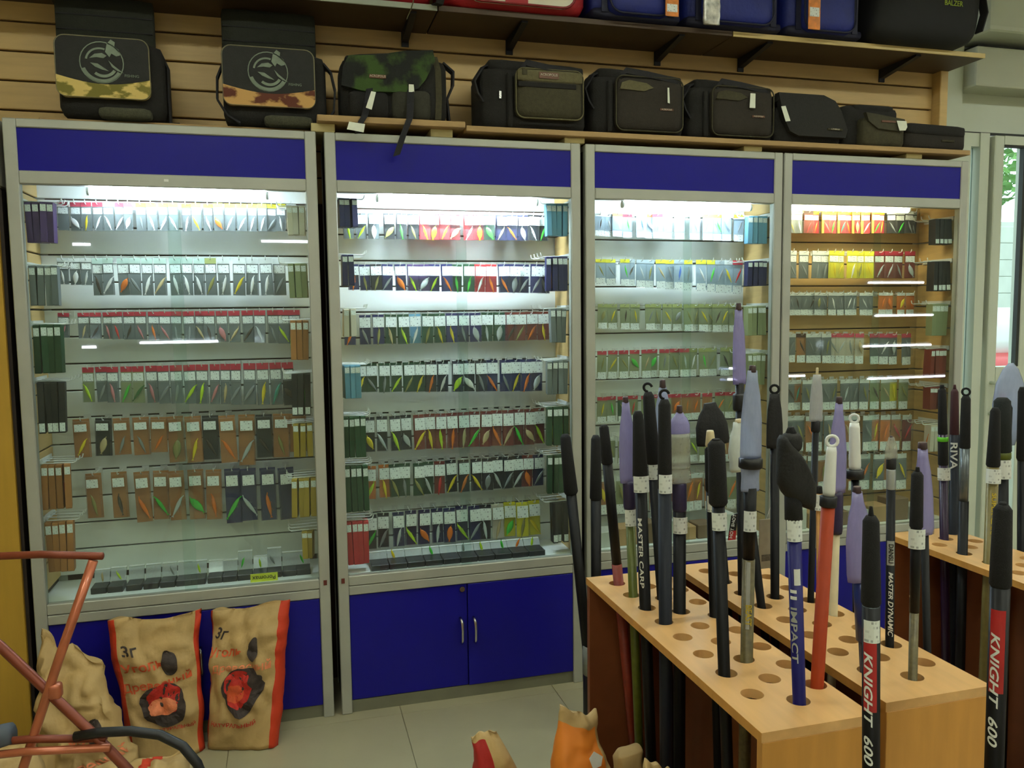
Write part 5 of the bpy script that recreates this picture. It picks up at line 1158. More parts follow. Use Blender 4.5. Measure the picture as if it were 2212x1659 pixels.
def grid_holes(xs, y0, n, pitch=0.0935):
    out = []
    for i, x in enumerate(xs):
        for k in range(n):
            out.append((x, y0 - (0.046 if i == 1 else 0) - pitch * k))
    return out
RACKS = [
    ('left beech rod rack with three rows of round holes', 1.575, 1.800, -1.765, -0.912, grid_holes((1.637, 1.705, 1.774), -0.980, 8)),
    ('middle beech rod rack close beside the left rack', 1.852, 2.090, -1.735, -0.890, grid_holes((1.912, 1.976, 2.045), -0.958, 8)),
    ('right beech rod rack beyond the gap by the fourth cabinet', 2.645, 2.880, -1.400, -0.790, grid_holes((2.707, 2.775, 2.840), -0.850, 6)),
]
HOLES = []
for lab, x0, x1, y0, y1, holes in RACKS:
    HOLES += holes
    t = thing('rod_rack', lab, 'rack', ((x0 + x1) / 2, (y0 + y1) / 2, 0), 'beech rod racks')
    me = board_with_holes(x0, x1, y0, y1, RZ - 0.018, RZ, holes, 0.0215)
    me.transform(Matrix.Translation(-t.location))
    tb = obj('top_board', me, M_BEECH, t)
    part('end_board', B().bbox(x0 + 0.002, x1 - 0.002, y0, y0 + 0.018, 0.02, RZ - 0.0185, 0.001), M_BEECH_V, t)
    part('end_board', B().bbox(x0 + 0.002, x1 - 0.002, y1 - 0.018, y1, 0.02, RZ - 0.0185, 0.001), M_BROWN_EDGE, t)
    part('side_board', B().box(x1 - 0.014, x1 - 0.002, y0 + 0.0185, y1 - 0.0185, 0.02, RZ - 0.0185), M_BROWN_EDGE, t)  # closes the right side, added to keep light out of the rack interior
    part('base_board', B().box(x0 + 0.002, x1 - 0.002, y0, y1, 0.0, 0.018), M_BROWN_EDGE, t)
    part('edge_band', B().box(x0 - 0.0008, x0, y0, y1, RZ - 0.018, RZ), M_BEECH_V, t)
    part('edge_band', B().box(x1, x1 + 0.0008, y0, y1, RZ - 0.018, RZ), M_BROWN_EDGE, t)

# ================================================================== fishing rods
RM = {
    'navy': mat('rod_navy', (20, 18, 92), 0.4, 0.0, 0.08, 30, spec=0.3), 'navy2': mat('rod_blue', (28, 44, 104), 0.3, 0, 0.1, 30),
    'orange': mat('rod_orange', (156, 54, 14), 0.5, 0, 0.06, 30, spec=0.25), 'carbon': mat('rod_black', (12, 11, 13), 0.45, 0, 0.15, 60, spec=0.25),
    'olive': mat('rod_olive', (92, 82, 48), 0.35, 0.1, 0.3, 90), 'slate': mat('rod_slate', (24, 28, 38), 0.45, 0.0, 0.12, 50, spec=0.25),
    'violet': mat('seat_violet', (44, 36, 70), 0.4, 0, 0.15, 50), 'olivegreen': mat('rod_green', (84, 92, 24), 0.35, 0.1, 0.15, 60),
    'rust': mat('rod_rust', (120, 40, 24), 0.4, 0.1, 0.15, 60), 'gold': mat('rod_gold', (164, 112, 46), 0.35, 0.2, 0.12, 60),
    'cream': mat('rod_cream', (206, 190, 150), 0.45, 0, 0.06, 40), 'brown': mat('rod_brown', (56, 34, 24), 0.35, 0, 0.12, 60),
    'knight': mat('rod_knight', (12, 11, 12), 0.42, 0, 0.1, 40, spec=0.25), 'grey': mat('ferrule_grey', (96, 108, 110), 0.35, 0.6, 0.08, 40),
    'violetdark': mat('rod_plum', (42, 20, 54), 0.3, 0, 0.1, 50), 'greyrod': mat('rod_grey', (104, 112, 116), 0.3, 0.4, 0.1, 50),
    'maroon': mat('grip_maroon', (56, 16, 24), 0.7, 0, 0.12, 60), 'oliverod': mat('rod_khaki', (116, 104, 56), 0.35, 0.1, 0.1, 60),
    'greenfoam': mat('grip_darkgreen', (18, 24, 22), 0.85, 0, 0.15, 120, 0.2, 300), 'silver': mat('seat_silver', (180, 186, 186), 0.3, 0.6, 0.08, 50),
    'foam': mat('grip_foam', (15, 14, 14), 0.9, 0, 0.18, 160, 0.25, 500), 'plastic': M_BLACK, 'green': mat('band_green', (96, 190, 40), 0.4, 0, 0.08, 40),
    'white': mat('cap_white', (226, 228, 222), 0.4, 0, 0.03, 30), 'tipcap': mat('cap_dark', (60, 42, 44), 0.5, 0, 0.1, 60),
    'hood': mat('hood_black', (19, 18, 17), 0.75, 0, 0.2, 40, 0.2, 120),
    'lav': clear('cover_lavender', (206, 202, 236), (168, 162, 214), 0.60, 0.25), 'blue': clear('cover_pale_blue', (206, 216, 238), (182, 192, 222), 0.55, 0.25),
    'clear': clear('cover_clear', (240, 240, 232), (206, 204, 194), 0.35, 0.2), 'frost': clear('cover_frost', (236, 236, 236), (200, 202, 204), 0.55, 0.3),
    'white2': clear('cover_white', (236, 240, 236), (214, 222, 216), 0.85, 0.3),
}
M_SILVERPRINT = mat('silver_print', (170, 174, 170), 0.4, 0.2, 0.08, 40)
M_YELLOWPRINT = mat('yellow_print', (196, 172, 40), 0.5, 0, 0.08, 40)
M_WHITEPRINT = mat('white_print', (226, 228, 224), 0.45, 0, 0.04, 40)
M_REDPRINT = mat('red_print', (170, 22, 30), 0.35, 0, 0.06, 40, coat=0.5)

def wrap(me, p, ax, r, ang, s):
    """bend a flat mesh (x along the rod, y across) round the rod at angle ang, arc position s along the axis"""
    ax = ax.normalized()
    f = Vector((math.cos(ang), math.sin(ang), 0))
    f = (f - ax * f.dot(ax)).normalized()
    sd = ax.cross(f)
    for v in me.vertices:
        x, y, z = v.co
        a = y / r
        rr = r + z
        v.co = p + ax * (s + x) + (f * math.cos(a) + sd * math.sin(a)) * rr

def shell(p, ax, r, ang, s0, s1, half, n=10, th=0.0006):
    """curved sticker on a rod"""
    b = B()
    ax = ax.normalized()
    f = Vector((math.cos(ang), math.sin(ang), 0))
    f = (f - ax * f.dot(ax)).normalized()
    sd = ax.cross(f)
    rows = []
    for i in range(n + 1):
        a = -half + 2 * half * i / n
        d = f * math.cos(a) + sd * math.sin(a)
        rows.append([b.bm.verts.new(p + ax * s + d * q) for s, q in ((s0, r), (s1, r), (s1, r + th), (s0, r + th))])
    for i in range(n):
        for k in range(4):
            l = (k + 1) % 4
            b.bm.faces.new((rows[i][k], rows[i + 1][k], rows[i + 1][l], rows[i][l]))
    b.bm.faces.new(rows[0])
    b.bm.faces.new(rows[-1][::-1])
    return b

def rod_text(root, s, size, p, ax, r, ang, sc, m, bold=True, shear=0.0, wide=1.0, name='lettering'):
    me = dense(text_mesh(s, size, 0.0, bold, shear), 0.003)
    # text runs down the rod, letter tops to the right
    for v in me.vertices:
        v.co.x = -v.co.x * wide
        v.co.z = 0.0012
    wrap(me, p, ax, r, ang, sc)
    me.transform(Matrix.Translation(-root.location))
    return obj(name, me, m, root)

for label, foot, top, segs, labs, extra in RODS:
    foot, top = Vector(foot), Vector(top)
    ax = (top - foot).normalized()
    # drop each rod into its nearest hole
    bz = foot + ax * ((RZ - foot.z) / ax.z)
    best = min(HOLES, key=lambda q: (q[0] - bz.x) ** 2 + (q[1] - bz.y) ** 2)
    dv = Vector((best[0] - bz.x, best[1] - bz.y, 0))
    if dv.length < 0.06:
        k = max(0.0, dv.length - 0.006)
        sh = dv.normalized() * k if dv.length > 1e-6 else Vector((0, 0, 0))
        foot, top = foot + sh, top + sh
    t = thing('fishing_rod', label, 'fishing rod', foot, 'fishing rods standing in the racks')
    ang = math.atan2(-2.933 - foot.y, 0.824 - foot.x)
    for nm, s0, s1, r0, r1, mt in segs:
        b = B()
        L = s1 - s0
        if nm == 'blank':
            b.cyl(foot + ax * s0, foot + ax * s1, r0 * 0.94, r1, 16)
            sm = True
        elif nm == 'grip':
            b.lathe(foot + ax * s0, ax, [(0, r0 * 0.8), (L * 0.04, r0), (L * 0.5, (r0 + r1) / 2), (L * 0.94, r1), (L, r1 * 0.6)], 16)
        elif nm in ('cover', 'cover_end'):
            b.lathe(foot + ax * s0, ax, [(0, r0 * 0.96), (L * 0.08, r0), (L * 0.45, r0 * 0.96), (L * 0.72, r0 + (r1 - r0) * 0.42), (L * 0.88, r0 + (r1 - r0) * 0.85), (L, r1)], 10, (1.18, 0.6))
        elif nm == 'reel_hood':
            # broad shell leaning off one side of the rod
            c0 = foot + ax * (s0 + L * 0.5)
            b.soft(c0.x - 0.028, c0.x + 0.046, c0.y - 0.022, c0.y + 0.022, c0.z - L * 0.52, c0.z + L * 0.36, 0.021, 7,
                   lambda p, q: Vector((p.x - 0.030 * max(0, q.z) * (0.5 + 0.5 * q.x), p.y, p.z - 0.022 * q.x)))
            b.soft(c0.x - 0.022, c0.x + 0.016, c0.y - 0.016, c0.y + 0.016, c0.z + L * 0.22, c0.z + L * 0.52, 0.014, 5)
        elif nm == 'hood':
            b.lathe(foot + ax * s0, ax, [(0, r0 * 0.5), (L * 0.25, r0 * 0.85), (L * 0.5, r0), (L * 0.75, r0 * 0.85), (L * 0.92, r0 * 0.5), (L, r0 * 0.15)], 16, (1, 0.35))
        else:
            b.lathe(foot + ax * s0, ax, [(0, r0 * 0.9), (L * 0.1, r0), (L * 0.9, r1), (L, r1 * 0.85)], 14)
        part(nm, b, RM[mt], t, nm == 'blank')
        if nm == 'blank':
            lastr = r1
    for s0, s1, r in labs:
        o = part('price_label', shell(foot, ax, r * 0.98, ang + 0.15, s0, s1, 0.95), M_TAG, t)
    # printing and fittings
    hi = segs[-1][2]
    if extra == 'IMPACT':
        rod_text(t, 'IMPACT', 0.0150, foot, ax, 0.0116, ang - 0.42, 0.862, M_SILVERPRINT, wide=2.0)
        for q in (0.0, 0.012):
            part('logo', shell(foot, ax, 0.0118, ang - 0.35, 0.928 + q, 0.934 + q, 0.5), M_WHITEPRINT, t)
        part('white_tab', shell(foot, ax, 0.0122, ang + 0.3, 0.955, 0.985, 0.45), M_WHITEPRINT, t)
    elif extra == 'KNIGHT 600':
        r = segs[0][4] + 0.0008
        s_top = segs[1][1] - 0.045
        part('red_field', shell(foot, ax, r - 0.0008, ang - 0.10, s_top - 0.105, s_top + 0.03, 0.75), M_REDPRINT, t)
        rod_text(t, 'KNIGHT', 0.0165, foot, ax, r, ang - 0.30, s_top - 0.064, M_WHITEPRINT, shear=0.3, wide=1.9)
        rod_text(t, '600', 0.0180, foot, ax, r, ang - 0.30, s_top - 0.166, M_WHITEPRINT, shear=0.3, wide=1.75)
    elif extra == 'MASTER CARP':
        rod_text(t, 'MASTER CARP', 0.0135, foot, ax, 0.0134, ang - 0.42, 0.872, M_WHITEPRINT, wide=2.0)
    elif extra == 'DANSLI':
        part('name_plate', shell(foot, ax, 0.0094, ang + 0.1, 0.905, 0.958, 0.8), M_SILVERPRINT, t)
        rod_text(t, 'DANSLI', 0.0125, foot, ax, 0.0100, ang + 0.1, 0.931, M_BLACK)
        rod_text(t, 'MASTER', 0.0110, foot, ax, 0.0095, ang + 0.1, 0.862, M_WHITEPRINT, shear=0.3, wide=1.5)
        rod_text(t, 'DYNAMIC', 0.0130, foot, ax, 0.0095, ang + 0.1, 0.790, M_WHITEPRINT, shear=0.3, wide=1.3)
    elif extra == 'RIVA':
        rod_text(t, 'RIVA', 0.027, foot, ax, 0.0150, ang - 0.1, 0.985, M_WHITEPRINT, wide=1.5)
    elif extra == 'CARP':
        rod_text(t, 'SUPER CARP', 0.0150, foot, ax, 0.0165, ang + 0.3, 0.87, M_YELLOWPRINT, wide=1.5)
    elif extra == 'logo':
        b = shell(foot, ax, 0.0134, ang + 0.0, 0.80, 0.94, 0.28)
        part('logo', b, M_SILVERPRINT, t)
        rod_text(t, 'BEAST', 0.016, foot, ax, 0.0145, ang + 0.1, 0.83, M_YELLOWPRINT)
    elif extra == 'redtag':
        p = foot + ax * 1.04
        part('hang_tag', B().prism([(p.x + 0.021, p.z + 0.012), (p.x + 0.034, p.z + 0.016), (p.x + 0.030, p.z - 0.036), (p.x + 0.014, p.z - 0.036)], p.y - 0.012, p.y - 0.010), M_BLACK, t)
        part('tag_foot', B().prism([(p.x + 0.0305, p.z - 0.018), (p.x + 0.030, p.z - 0.036), (p.x + 0.014, p.z - 0.036), (p.x + 0.0165, p.z - 0.018)], p.y - 0.0125, p.y - 0.0118), M_REDPRINT, t)
        text_part('tag_lettering', 'HOT SHOT', 0.0095, (p.x + 0.023, p.y - 0.0130, p.z - 0.009), M_WHITEPRINT, t, 90, 80, 0)
    if extra in ('ring', 'ring_dark', 'hookb'):
        m_ = RM['white'] if extra == 'ring' else RM['foam']
        c = foot + ax * (hi + 0.011)
        a1 = 360 if extra != 'hookb' else 260
        sd = Vector((math.cos(ang + math.pi / 2), math.sin(ang + math.pi / 2), 0))
        rr = 0.010
        n = 14
        pts = [c + (ax * math.sin(math.radians(-90 + a1 * i / n)) - sd * math.cos(math.radians(-90 + a1 * i / n))) * rr for i in range(n + (0 if a1 == 360 else 1))]
        part('hang_ring' if a1 == 360 else 'hook', B().tube(pts, 0.0032, 6, a1 == 360), m_, t, True)

# grey swing tag hung on a rod of the middle rack
t = thing('swing_tag', 'tall beige cardboard tag hanging between rods of the middle rack', 'tag', (1.985, -1.13, 0.86))
part('card', B().bbox(1.963, 2.003, -1.137, -1.134, 0.805, 0.935, 0.001), mat('beige_tag', (168, 160, 140), 0.7, 0, 0.06, 60), t)
part('print', B().box(1.970, 1.996, -1.1378, -1.137, 0.825, 0.842), mat('tag_ink', (100, 94, 84), 0.7, 0, 0.3, 200), t)
part('string', B().tube([(1.983, -1.136, 0.935), (1.992, -1.139, 0.965), (2.006, -1.142, 0.985)], 0.0008, 5), M_WHITEPRINT, t)

# floor tube holding two rods beside the second cabinet
t = thing('rod_tube', 'black floor tube with grey rim beside the left rack', 'rod holder', (1.822, -0.325, 0))
part('tube', B().lathe((1.822, -0.325, 0), (0, 0, 1), [(0.0, 0.036), (0.01, 0.040), (0.28, 0.040), (0.28, 0.036), (0.012, 0.034)], 20), M_BLACK, t)
part('rim', B().lathe((1.822, -0.325, 0.19), (0, 0, 1), [(0, 0.0415), (0.105, 0.0425), (0.105, 0.0395), (0.0, 0.0395)], 20), mat('grey_rim', (130, 134, 128), 0.5, 0.2, 0.05, 40), t)

# ================================================================== paper charcoal sacks
M_PAPER = mat('kraft_paper', (182, 152, 100), 0.75, 0, 0.13, 9, 0.7, 16)
M_PAPER_R = mat('paper_orange_red', (196, 56, 22), 0.7, 0, 0.13, 9, 0.7, 16)
M_PAPER_O = mat('paper_orange', (216, 124, 34), 0.65, 0, 0.10, 9, 0.3, 22)
M_PAPER_D = mat('paper_red', (168, 30, 26), 0.65, 0, 0.10, 9, 0.3, 22)
M_INK_O = mat('ink_orange', (206, 86, 44), 0.75, 0, 0.15, 60)
M_INK_R = mat('ink_red', (190, 44, 34), 0.75, 0, 0.2, 60)
M_INK_P = mat('ink_peach', (222, 130, 88), 0.75, 0, 0.15, 60)
M_INK_K = mat('ink_charcoal', (62, 52, 48), 0.8, 0, 0.3, 60)

class Sack:
    """paper sack: u across (-1..1), v up (0..1); flattened towards the folded top"""
    def __init__(self, name, label, corners, th, stripe, mats, seed, topfold=0.03, noise_amp=0.013, cat='sack', group=None, back=None):
        self.bl, self.br, self.tl, self.tr = [Vector(c) for c in corners]
        self.th, self.seed, self.amp, self.tf = th, seed, noise_amp, topfold
        base = (self.bl + self.br) / 2
        base.z = min(self.bl.z, self.br.z)
        self.root = thing(name, label, cat, base, group)
        self.layer = 0
        nu, nv = 28, 34
        b = B()
        out = (self.br - self.bl).cross(self.tl - self.bl).normalized()
        if out.y > 0:
            out = -out
        self.out = out
        grid = {}
        for sd in (1, -1):
            for i in range(nu + 1):
                for j in range(nv + 1):
                    u, v = -1 + 2 * i / nu, j / nv
                    if sd == -1 and i in (0, nu):
                        grid[(sd, i, j)] = grid[(1, i, j)]
                        continue
                    grid[(sd, i, j)] = b.bm.verts.new(self.pt(u, v, sd))
        mi = {}
        for sd in (1, -1):
            for i in range(nu):
                for j in range(nv):
                    vs = [grid[(sd, i, j)], grid[(sd, i + 1, j)], grid[(sd, i + 1, j + 1)], grid[(sd, i, j + 1)]]
                    f = b.bm.faces.new(vs if sd == 1 else vs[::-1])
                    f.smooth = True
                    u = -1 + 2 * (i + 0.5) / nu
                    vv = (j + 0.5) / nv
                    f.material_index = stripe(u, vv, sd)
        for j in (0, nv):
            for i in range(nu):
                a, c_, d, e = grid[(1, i, j)], grid[(1, i + 1, j)], grid[(-1, i + 1, j)], grid[(-1, i, j)]
                vs = []
                for q in (a, c_, d, e):
                    if q not in vs:
                        vs.append(q)
                if len(vs) >= 3:
                    try:
                        b.bm.faces.new(vs)
                    except ValueError:
                        pass
        me = mesh_from(b, base, 'sack_body')
        for m in mats:
            me.materials.append(m)
        obj('body', me, None, self.root)
    def pt(self, u, v, sd):
        p0 = self.bl.lerp(self.br, (u + 1) / 2)
        p1 = self.tl.lerp(self.tr, (u + 1) / 2)
        p = p0.lerp(p1, v)
        prof = (1 - abs(u) ** 4) ** 0.5
        tv = min(1.0, 0.72 + 1.2 * v) * (1 - max(0, (v - 0.70) / 0.30) ** 1.6 * 0.93)
        p = p + self.out * (sd * self.th / 2 * prof * tv)
        q = p * 9 + Vector((self.seed, 0, 0))
        a = self.amp * (0.35 + 0.65 * min(1, v * 3))
        wob = Vector((mnoise.noise(q), mnoise.noise(q + Vector((7, 3, 1))), mnoise.noise(q + Vector((2, 9, 4)))))
        r2 = mnoise.noise(p * 17 + Vector((self.seed, 5, 1)))
        edge = 1 - prof * 0.3
        p = p + wob * a * Vector((edge, 1, 0.4)).length * 0.8 + self.out * ((abs(r2) * 1.5 - 0.35) * a * 1.9 * sd)
        if v > 0.7:
            p.z += self.tf * ((v - 0.7) / 0.3) ** 2 * mnoise.noise(Vector((u * 1.6, self.seed, 0)))
        if p.z < 0.001 and v < 0.05:
            p.z = 0.001
        return p
    def stamp(self, name, me, m, u, v, w, h, rot=0.0):
        """wrap a flat print (unit coordinates) on the front"""
        me.transform(Matrix.Rotation(rot, 4, 'Z'))
        W_ = (self.br - self.bl).length
        H_ = (self.tl - self.bl).length
        self.layer += 1
        for q in me.vertices:
            uu = u + q.co.x * w / W_ * 2
            vv = v + q.co.y * h / H_
            q.co = self.pt(max(-0.98, min(0.98, uu)), max(0.01, min(0.96, vv)), 1) + self.out * (0.0016 + 0.0009 * self.layer)
        me.transform(Matrix.Translation(-self.root.location))
        return obj(name, me, m, self.root)
    def text(self, s, size, u, v, m, rot=0.0, bold=True, name='lettering'):
        me = text_mesh(s, size, 0.0, bold)
        dense(me, 0.008)
        return self.stamp(name, me, m, u, v, 1, 1, rot)
    def blob(self, name, m, u, v, rx, rz, seed, rot=0.0):
        """irregular printed patch"""
        b = B()
        n, k = 28, 5
        c = b.bm.verts.new((0, 0, 0))
        prev = None
        for r in range(1, k + 1):
            ring_ = []
            for i in range(n):
                a = 2 * math.pi * i / n
                d = r / k * (1 + 0.22 * mnoise.noise(Vector((math.cos(a) * 1.6 + seed, math.sin(a) * 1.6, seed))))
                ring_.append(b.bm.verts.new((math.cos(a) * rx * d, math.sin(a) * rz * d, 0)))
            for i in range(n):
                j = (i + 1) % n
                if prev is None:
                    b.bm.faces.new((c, ring_[i], ring_[j]))
                else:
                    b.bm.faces.new((prev[i], ring_[i], ring_[j], prev[j]))
            prev = ring_
        me = mesh_from(b, (0, 0, 0), name)
        return self.stamp(name, me, m, u, v, 1, 1, rot)

def side_stripes(wl, wr):
    return lambda u, v, sd: 1 if (u > 1 - wr or u < -1 + wl) else 0
sk2 = Sack('charcoal_sack', 'upright paper charcoal sack with orange right edge, nearest the second cabinet', [(0.500, -0.085, 0.0), (0.735, -0.150, 0.0), (0.530, -0.050, 0.452), (0.790, -0.070, 0.490)], 0.10, side_stripes(0.06, 0.22), [M_PAPER, M_PAPER_R], 3.1, group='upright charcoal sacks')
sk2.text('3г', 0.042, -0.66, 0.845, M_INK_K, -0.25, True, 'hand_lettering')
sk2.text('Уголь', 0.038, -0.50, 0.715, M_INK_O, -0.02)
sk2.text('Древесный', 0.034, -0.06, 0.595, M_INK_P, -0.01)
sk2.blob('print_patch', M_INK_K, 0.22, 0.700, 0.018, 0.030, 1.0)
sk2.blob('print_patch', M_INK_K, 0.00, 0.430, 0.066, 0.070, 5.0)
sk2.blob('print_coals', M_INK_R, -0.10, 0.450, 0.046, 0.060, 2.0)
sk2.blob('print_glow', M_INK_O, -0.16, 0.405, 0.030, 0.026, 8.0)
sk2.blob('print_patch', M_INK_K, 0.34, 0.50, 0.022, 0.024, 3.0)
sk2.text('НАТУРАЛЬНЫЙ', 0.019, -0.20, 0.205, M_INK_R)
sk1 = Sack('charcoal_sack', 'upright paper charcoal sack with orange edges on both sides, left of its twin', [(0.262, -0.120, 0.0), (0.492, -0.100, 0.0), (0.204, -0.055, 0.455), (0.490, -0.060, 0.470)], 0.10, side_stripes(0.17, 0.17), [M_PAPER, M_PAPER_R], 8.6, group='upright charcoal sacks')
sk1.text('3г', 0.046, -0.60, 0.800, M_INK_K, 0.05, True, 'hand_lettering')
sk1.text('Уголь', 0.040, -0.36, 0.680, M_INK_O, 0.12)
sk1.text('Древесный', 0.034, -0.08, 0.560, M_INK_O, 0.16)
sk1.blob('print_patch', M_INK_K, 0.24, 0.690, 0.020, 0.034, 1.5)
sk1.blob('print_patch', M_INK_K, 0.06, 0.400, 0.068, 0.074, 4.0)
sk1.blob('print_coals', M_INK_R, 0.10, 0.450, 0.046, 0.054, 6.0)
sk1.blob('print_glow', M_INK_P, 0.02, 0.385, 0.042, 0.030, 8.0)
sk1.text('НАТУРАЛЬНЫЙ', 0.016, 0.26, 0.215, M_INK_R, 0.1)
# slumped sacks at the left
sk3 = Sack('charcoal_sack', 'slumped paper sack with peach print behind the copper stand', [(0.03, -0.27, 0.0), (0.345, -0.33, 0.0), (0.035, -0.20, 0.485), (0.212, -0.23, 0.400)], 0.12, lambda u, v, sd: 0, [M_PAPER], 12.2, 0.06, 0.022)
sk3.blob('print_patch', M_INK_K, 0.55, 0.50, 0.040, 0.034, 2.2)
sk3.text('Уголь', 0.050, 0.35, 0.42, M_INK_P, 0.15)
sk3.text('Древесный', 0.046, 0.34, 0.28, M_INK_P, 0.45)
sk3.blob('print_coals', M_INK_R, 0.72, 0.19, 0.050, 0.036, 3.3)
sk4 = Sack('charcoal_sack', 'leaning paper sack with red and dark print at the left edge', [(-0.06, -0.62, 0.0), (0.16, -0.66, 0.0), (-0.10, -0.48, 0.36), (0.09, -0.50, 0.30)], 0.14, lambda u, v, sd: 1 if (0.25 < u < 0.7 and 0.42 < v < 0.72) else 0, [M_PAPER, M_PAPER_R], 17.5, 0.05, 0.02)
sk4.blob('print_patch', M_INK_K, 0.05, 0.45, 0.045, 0.05, 2.9)
sk5 = Sack('charcoal_sack', 'lying paper sack with orange diagonal print under the black hose', [(0.17, -0.76, 0.0), (0.50, -0.80, 0.0), (0.22, -0.45, 0.17), (0.50, -0.46, 0.20)], 0.11, lambda u, v, sd: 1 if abs(u + 0.2 - (v - 0.5) * 1.2) < 0.13 else 0, [M_PAPER, M_PAPER_R], 23.5, 0.03, 0.02)
# sacks in the foreground by the left rack
sk6 = Sack('bait_sack', 'orange paper sack with white tag in front of the left rack', [(1.355, -1.25, 0.0), (1.570, -1.23, 0.0), (1.412, -1.16, 0.525), (1.512, -1.15, 0.500)], 0.11, lambda u, v, sd: 2 if v > 0.93 else (0 if u > 0.74 else 1), [M_PAPER, M_PAPER_O, M_PAPER], 31.0, 0.02, 0.014)
tagb = B().prism([(-0.016, 0.010), (-0.004, 0.026), (0.018, 0.010), (0.014, -0.012), (-0.006, -0.018)], -0.001, 0.0)
tp = sk6.pt(0.30, 0.80, 1)
for v in tagb.bm.verts:
    v.co = tp + Vector((v.co.x, v.co.y - 0.006, v.co.z))
part('price_tag', tagb, M_WHITEPRINT, sk6.root)
ear = B().soft(1.535, 1.612, -1.235, -1.180, 0.24, 0.425, 0.022, 6, lambda p, q: p + Vector((0.014 * mnoise.noise(p * 22), 0.01 * mnoise.noise(p * 25 + Vector((3, 0, 0))), 0.012 * mnoise.noise(p * 18))))
part('folded_corner', ear, M_PAPER, sk6.root)
sk7 = Sack('bait_sack', 'cream sack with red corner at the bottom of the frame', [(1.215, -1.06, 0.0), (1.500, -1.06, 0.0), (1.212, -1.09, 0.450), (1.278, -1.09, 0.446)], 0.10, lambda u, v, sd: 1 if u < -0.15 and v < 0.97 else 0, [M_PAPER, M_PAPER_D], 37.0, 0.01, 0.010)
sk8 = Sack('bait_sack', 'red and cream sack tucked against the open side of the left rack', [(1.425, -1.47, 0.0), (1.568, -1.47, 0.0), (1.500, -1.45, 0.540), (1.572, -1.45, 0.510)], 0.07, lambda u, v, sd: 1 if u < -0.1 and v < 0.93 else 0, [M_PAPER, M_PAPER_D], 41.0, 0.02, 0.012)

# ================================================================== copper folding stand and hose in the left foreground
M_COPPER = mat('copper_paint', (176, 98, 66), 0.3, 0.35, 0.12, 20, coat=0.3)
M_COPPER_D = mat('copper_dark', (122, 56, 32), 0.4, 0.25, 0.12, 20)
st = thing('folding_stand', 'copper coloured tubular folding stand in the left foreground', 'stand', (0.20, -1.10, 0.0))
part('top_bar', B().tube([(-0.30, -0.99, 0.982), (0.30, -1.06, 0.974), (0.425, -1.098, 0.970)], 0.0080, 10), M_COPPER_D, st, True)
part('leg', B().tube([(0.407, -1.097, 0.962), (0.33, -1.10, 0.755), (0.24, -1.10, 0.50), (0.08, -1.10, 0.02)], 0.0095, 10), M_COPPER, st, True)
part('leg', B().tube([(0.08, -1.055, 0.925), (0.212, -1.061, 0.786), (0.398, -1.129, 0.595), (0.43, -1.14, 0.56), (0.86, -1.25, 0.02)], 0.0105, 10), M_COPPER_D, st, True)
part('cross_bar', B().tube([(0.10, -1.09, 0.596), (0.27, -1.105, 0.596), (0.42, -1.135, 0.590)], 0.0085, 10), M_COPPER_D, st, True)
part('cross_bar', B().tube([(0.10, -1.105, 0.576), (0.27, -1.12, 0.577), (0.43, -1.15, 0.576)], 0.0085, 10), M_COPPER, st, True)
part('joint', B().soft(0.308, 0.334, -1.112, -1.086, 0.674, 0.708, 0.008), M_COPPER, st)
part('foot_grip', B().tube([(0.06, -1.07, 0.555), (0.14, -1.085, 0.590), (0.235, -1.10, 0.612)], [0.022, 0.028, 0.022], 12), mat('grey_rubber', (70, 76, 84), 0.6, 0, 0.1, 30), st, True)
hs = [(0.36, -1.13, 0.600), (0.41, -1.14, 0.607), (0.47, -1.15, 0.606), (0.53, -1.165, 0.596), (0.575, -1.18, 0.572), (0.603, -1.19, 0.535), (0.617, -1.195, 0.49), (0.625, -1.2, 0.40), (0.64, -1.2, 0.2), (0.66, -1.2, 0.02)]
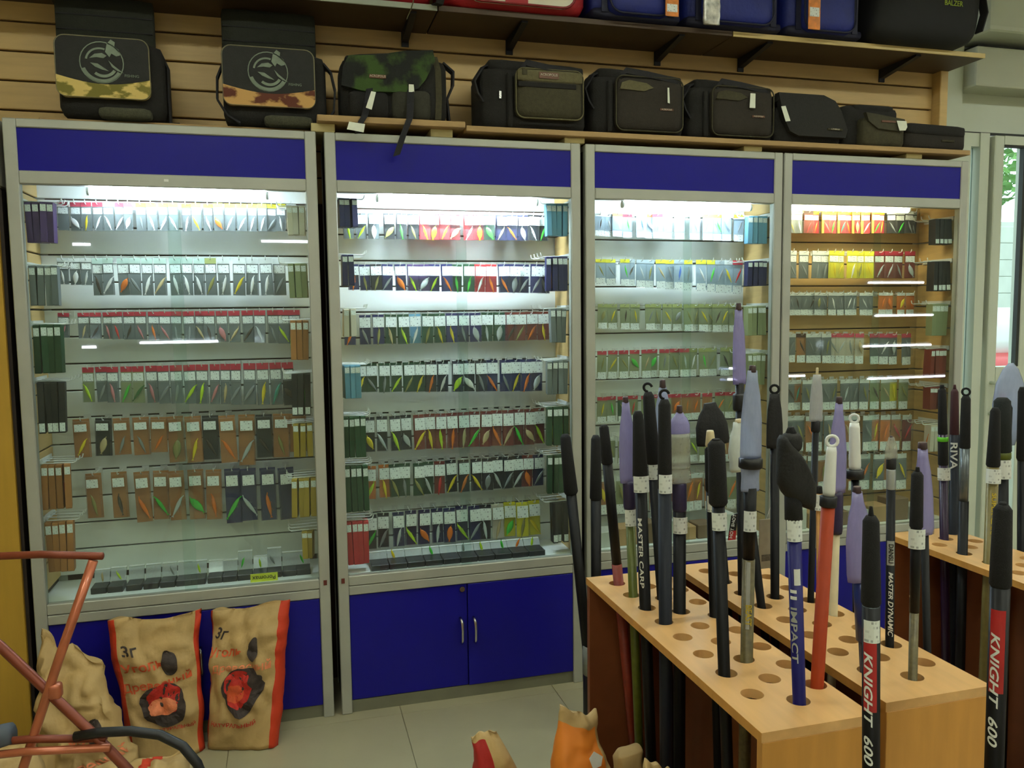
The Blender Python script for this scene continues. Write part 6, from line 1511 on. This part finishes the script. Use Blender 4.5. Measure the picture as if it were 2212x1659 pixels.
part('bent_leg', B().tube(hs, 0.0105, 10), M_BLACK, st, True, 'black bent tube leg')

# neighbouring tan cupboard at the far left, narrow dark gap to the first cabinet
cp = thing('cupboard', 'tan wooden cupboard at the left edge beside the first cabinet', 'cupboard', (-0.45, 0.15, 0))
part('door', B().bbox(-0.90, -0.062, 0.012, 0.03, 0.02, 1.872, 0.002), mat('yellow_laminate', (176, 138, 46), 0.5, 0, 0.06, 4, stretch=(9, 9, 1)), cp)
part('carcass', B().box(-0.90, -0.052, 0.03, 0.30, 0.0, 1.88), M_DARK, cp)
part('top_box', B().bbox(-0.90, -0.050, -0.01, 0.29, 1.885, 2.105, 0.006), mat('pale_grey_box', (168, 166, 158), 0.6, 0, 0.08, 6), cp)

# lit shelves across the shop, seen only as streaks mirrored in the cabinet glass
M_STREAK = emit('far_tube_glow', (240, 240, 255), 50.0)
for i, (xa, xb, z, nm) in enumerate(((-0.60, 0.12, 1.220, 'left shelf lamp'), (-1.11, -0.99, 1.189, 'short lamp at the left wall'), (7.73, 8.53, 1.785, 'topmost of the right far lamps'), (7.84, 8.69, 1.377, 'second of the right far lamps'),
        (7.68, 8.67, 1.000, 'third of the right far lamps'), (7.76, 8.90, 0.592, 'lowest of the right far lamps'), (5.68, 5.89, 0.78, 'upper short lamp'), (5.70, 5.91, 0.65, 'lower short lamp'), (6.58, 6.85, 0.66, 'short lamp near the right lamps'), (-1.14, -0.99, 2.163, 'high short lamp at the left wall'), (0.57, 1.05, 2.21, 'high shelf lamp'))):
    t = thing('shelf_lamp', 'tube lamp on the far showcase opposite the cabinets, %s' % nm, 'lamp', ((xa + xb) / 2, -5.6, z), 'tube lamps of the far showcases')
    part('tube', B().cyl((xa, -5.6, z), (xb, -5.6, z), 0.013, seg=10), M_STREAK, t, True)
    part('housing', B().box(xa - 0.02, xb + 0.02, -5.66, -5.615, z - 0.02, z + 0.03), M_HOUSING, t)
    part('bracket', B().box((xa + xb) / 2 - 0.02, (xa + xb) / 2 + 0.02, -6.6, -5.66, z - 0.01, z + 0.01), M_HOUSING, t)
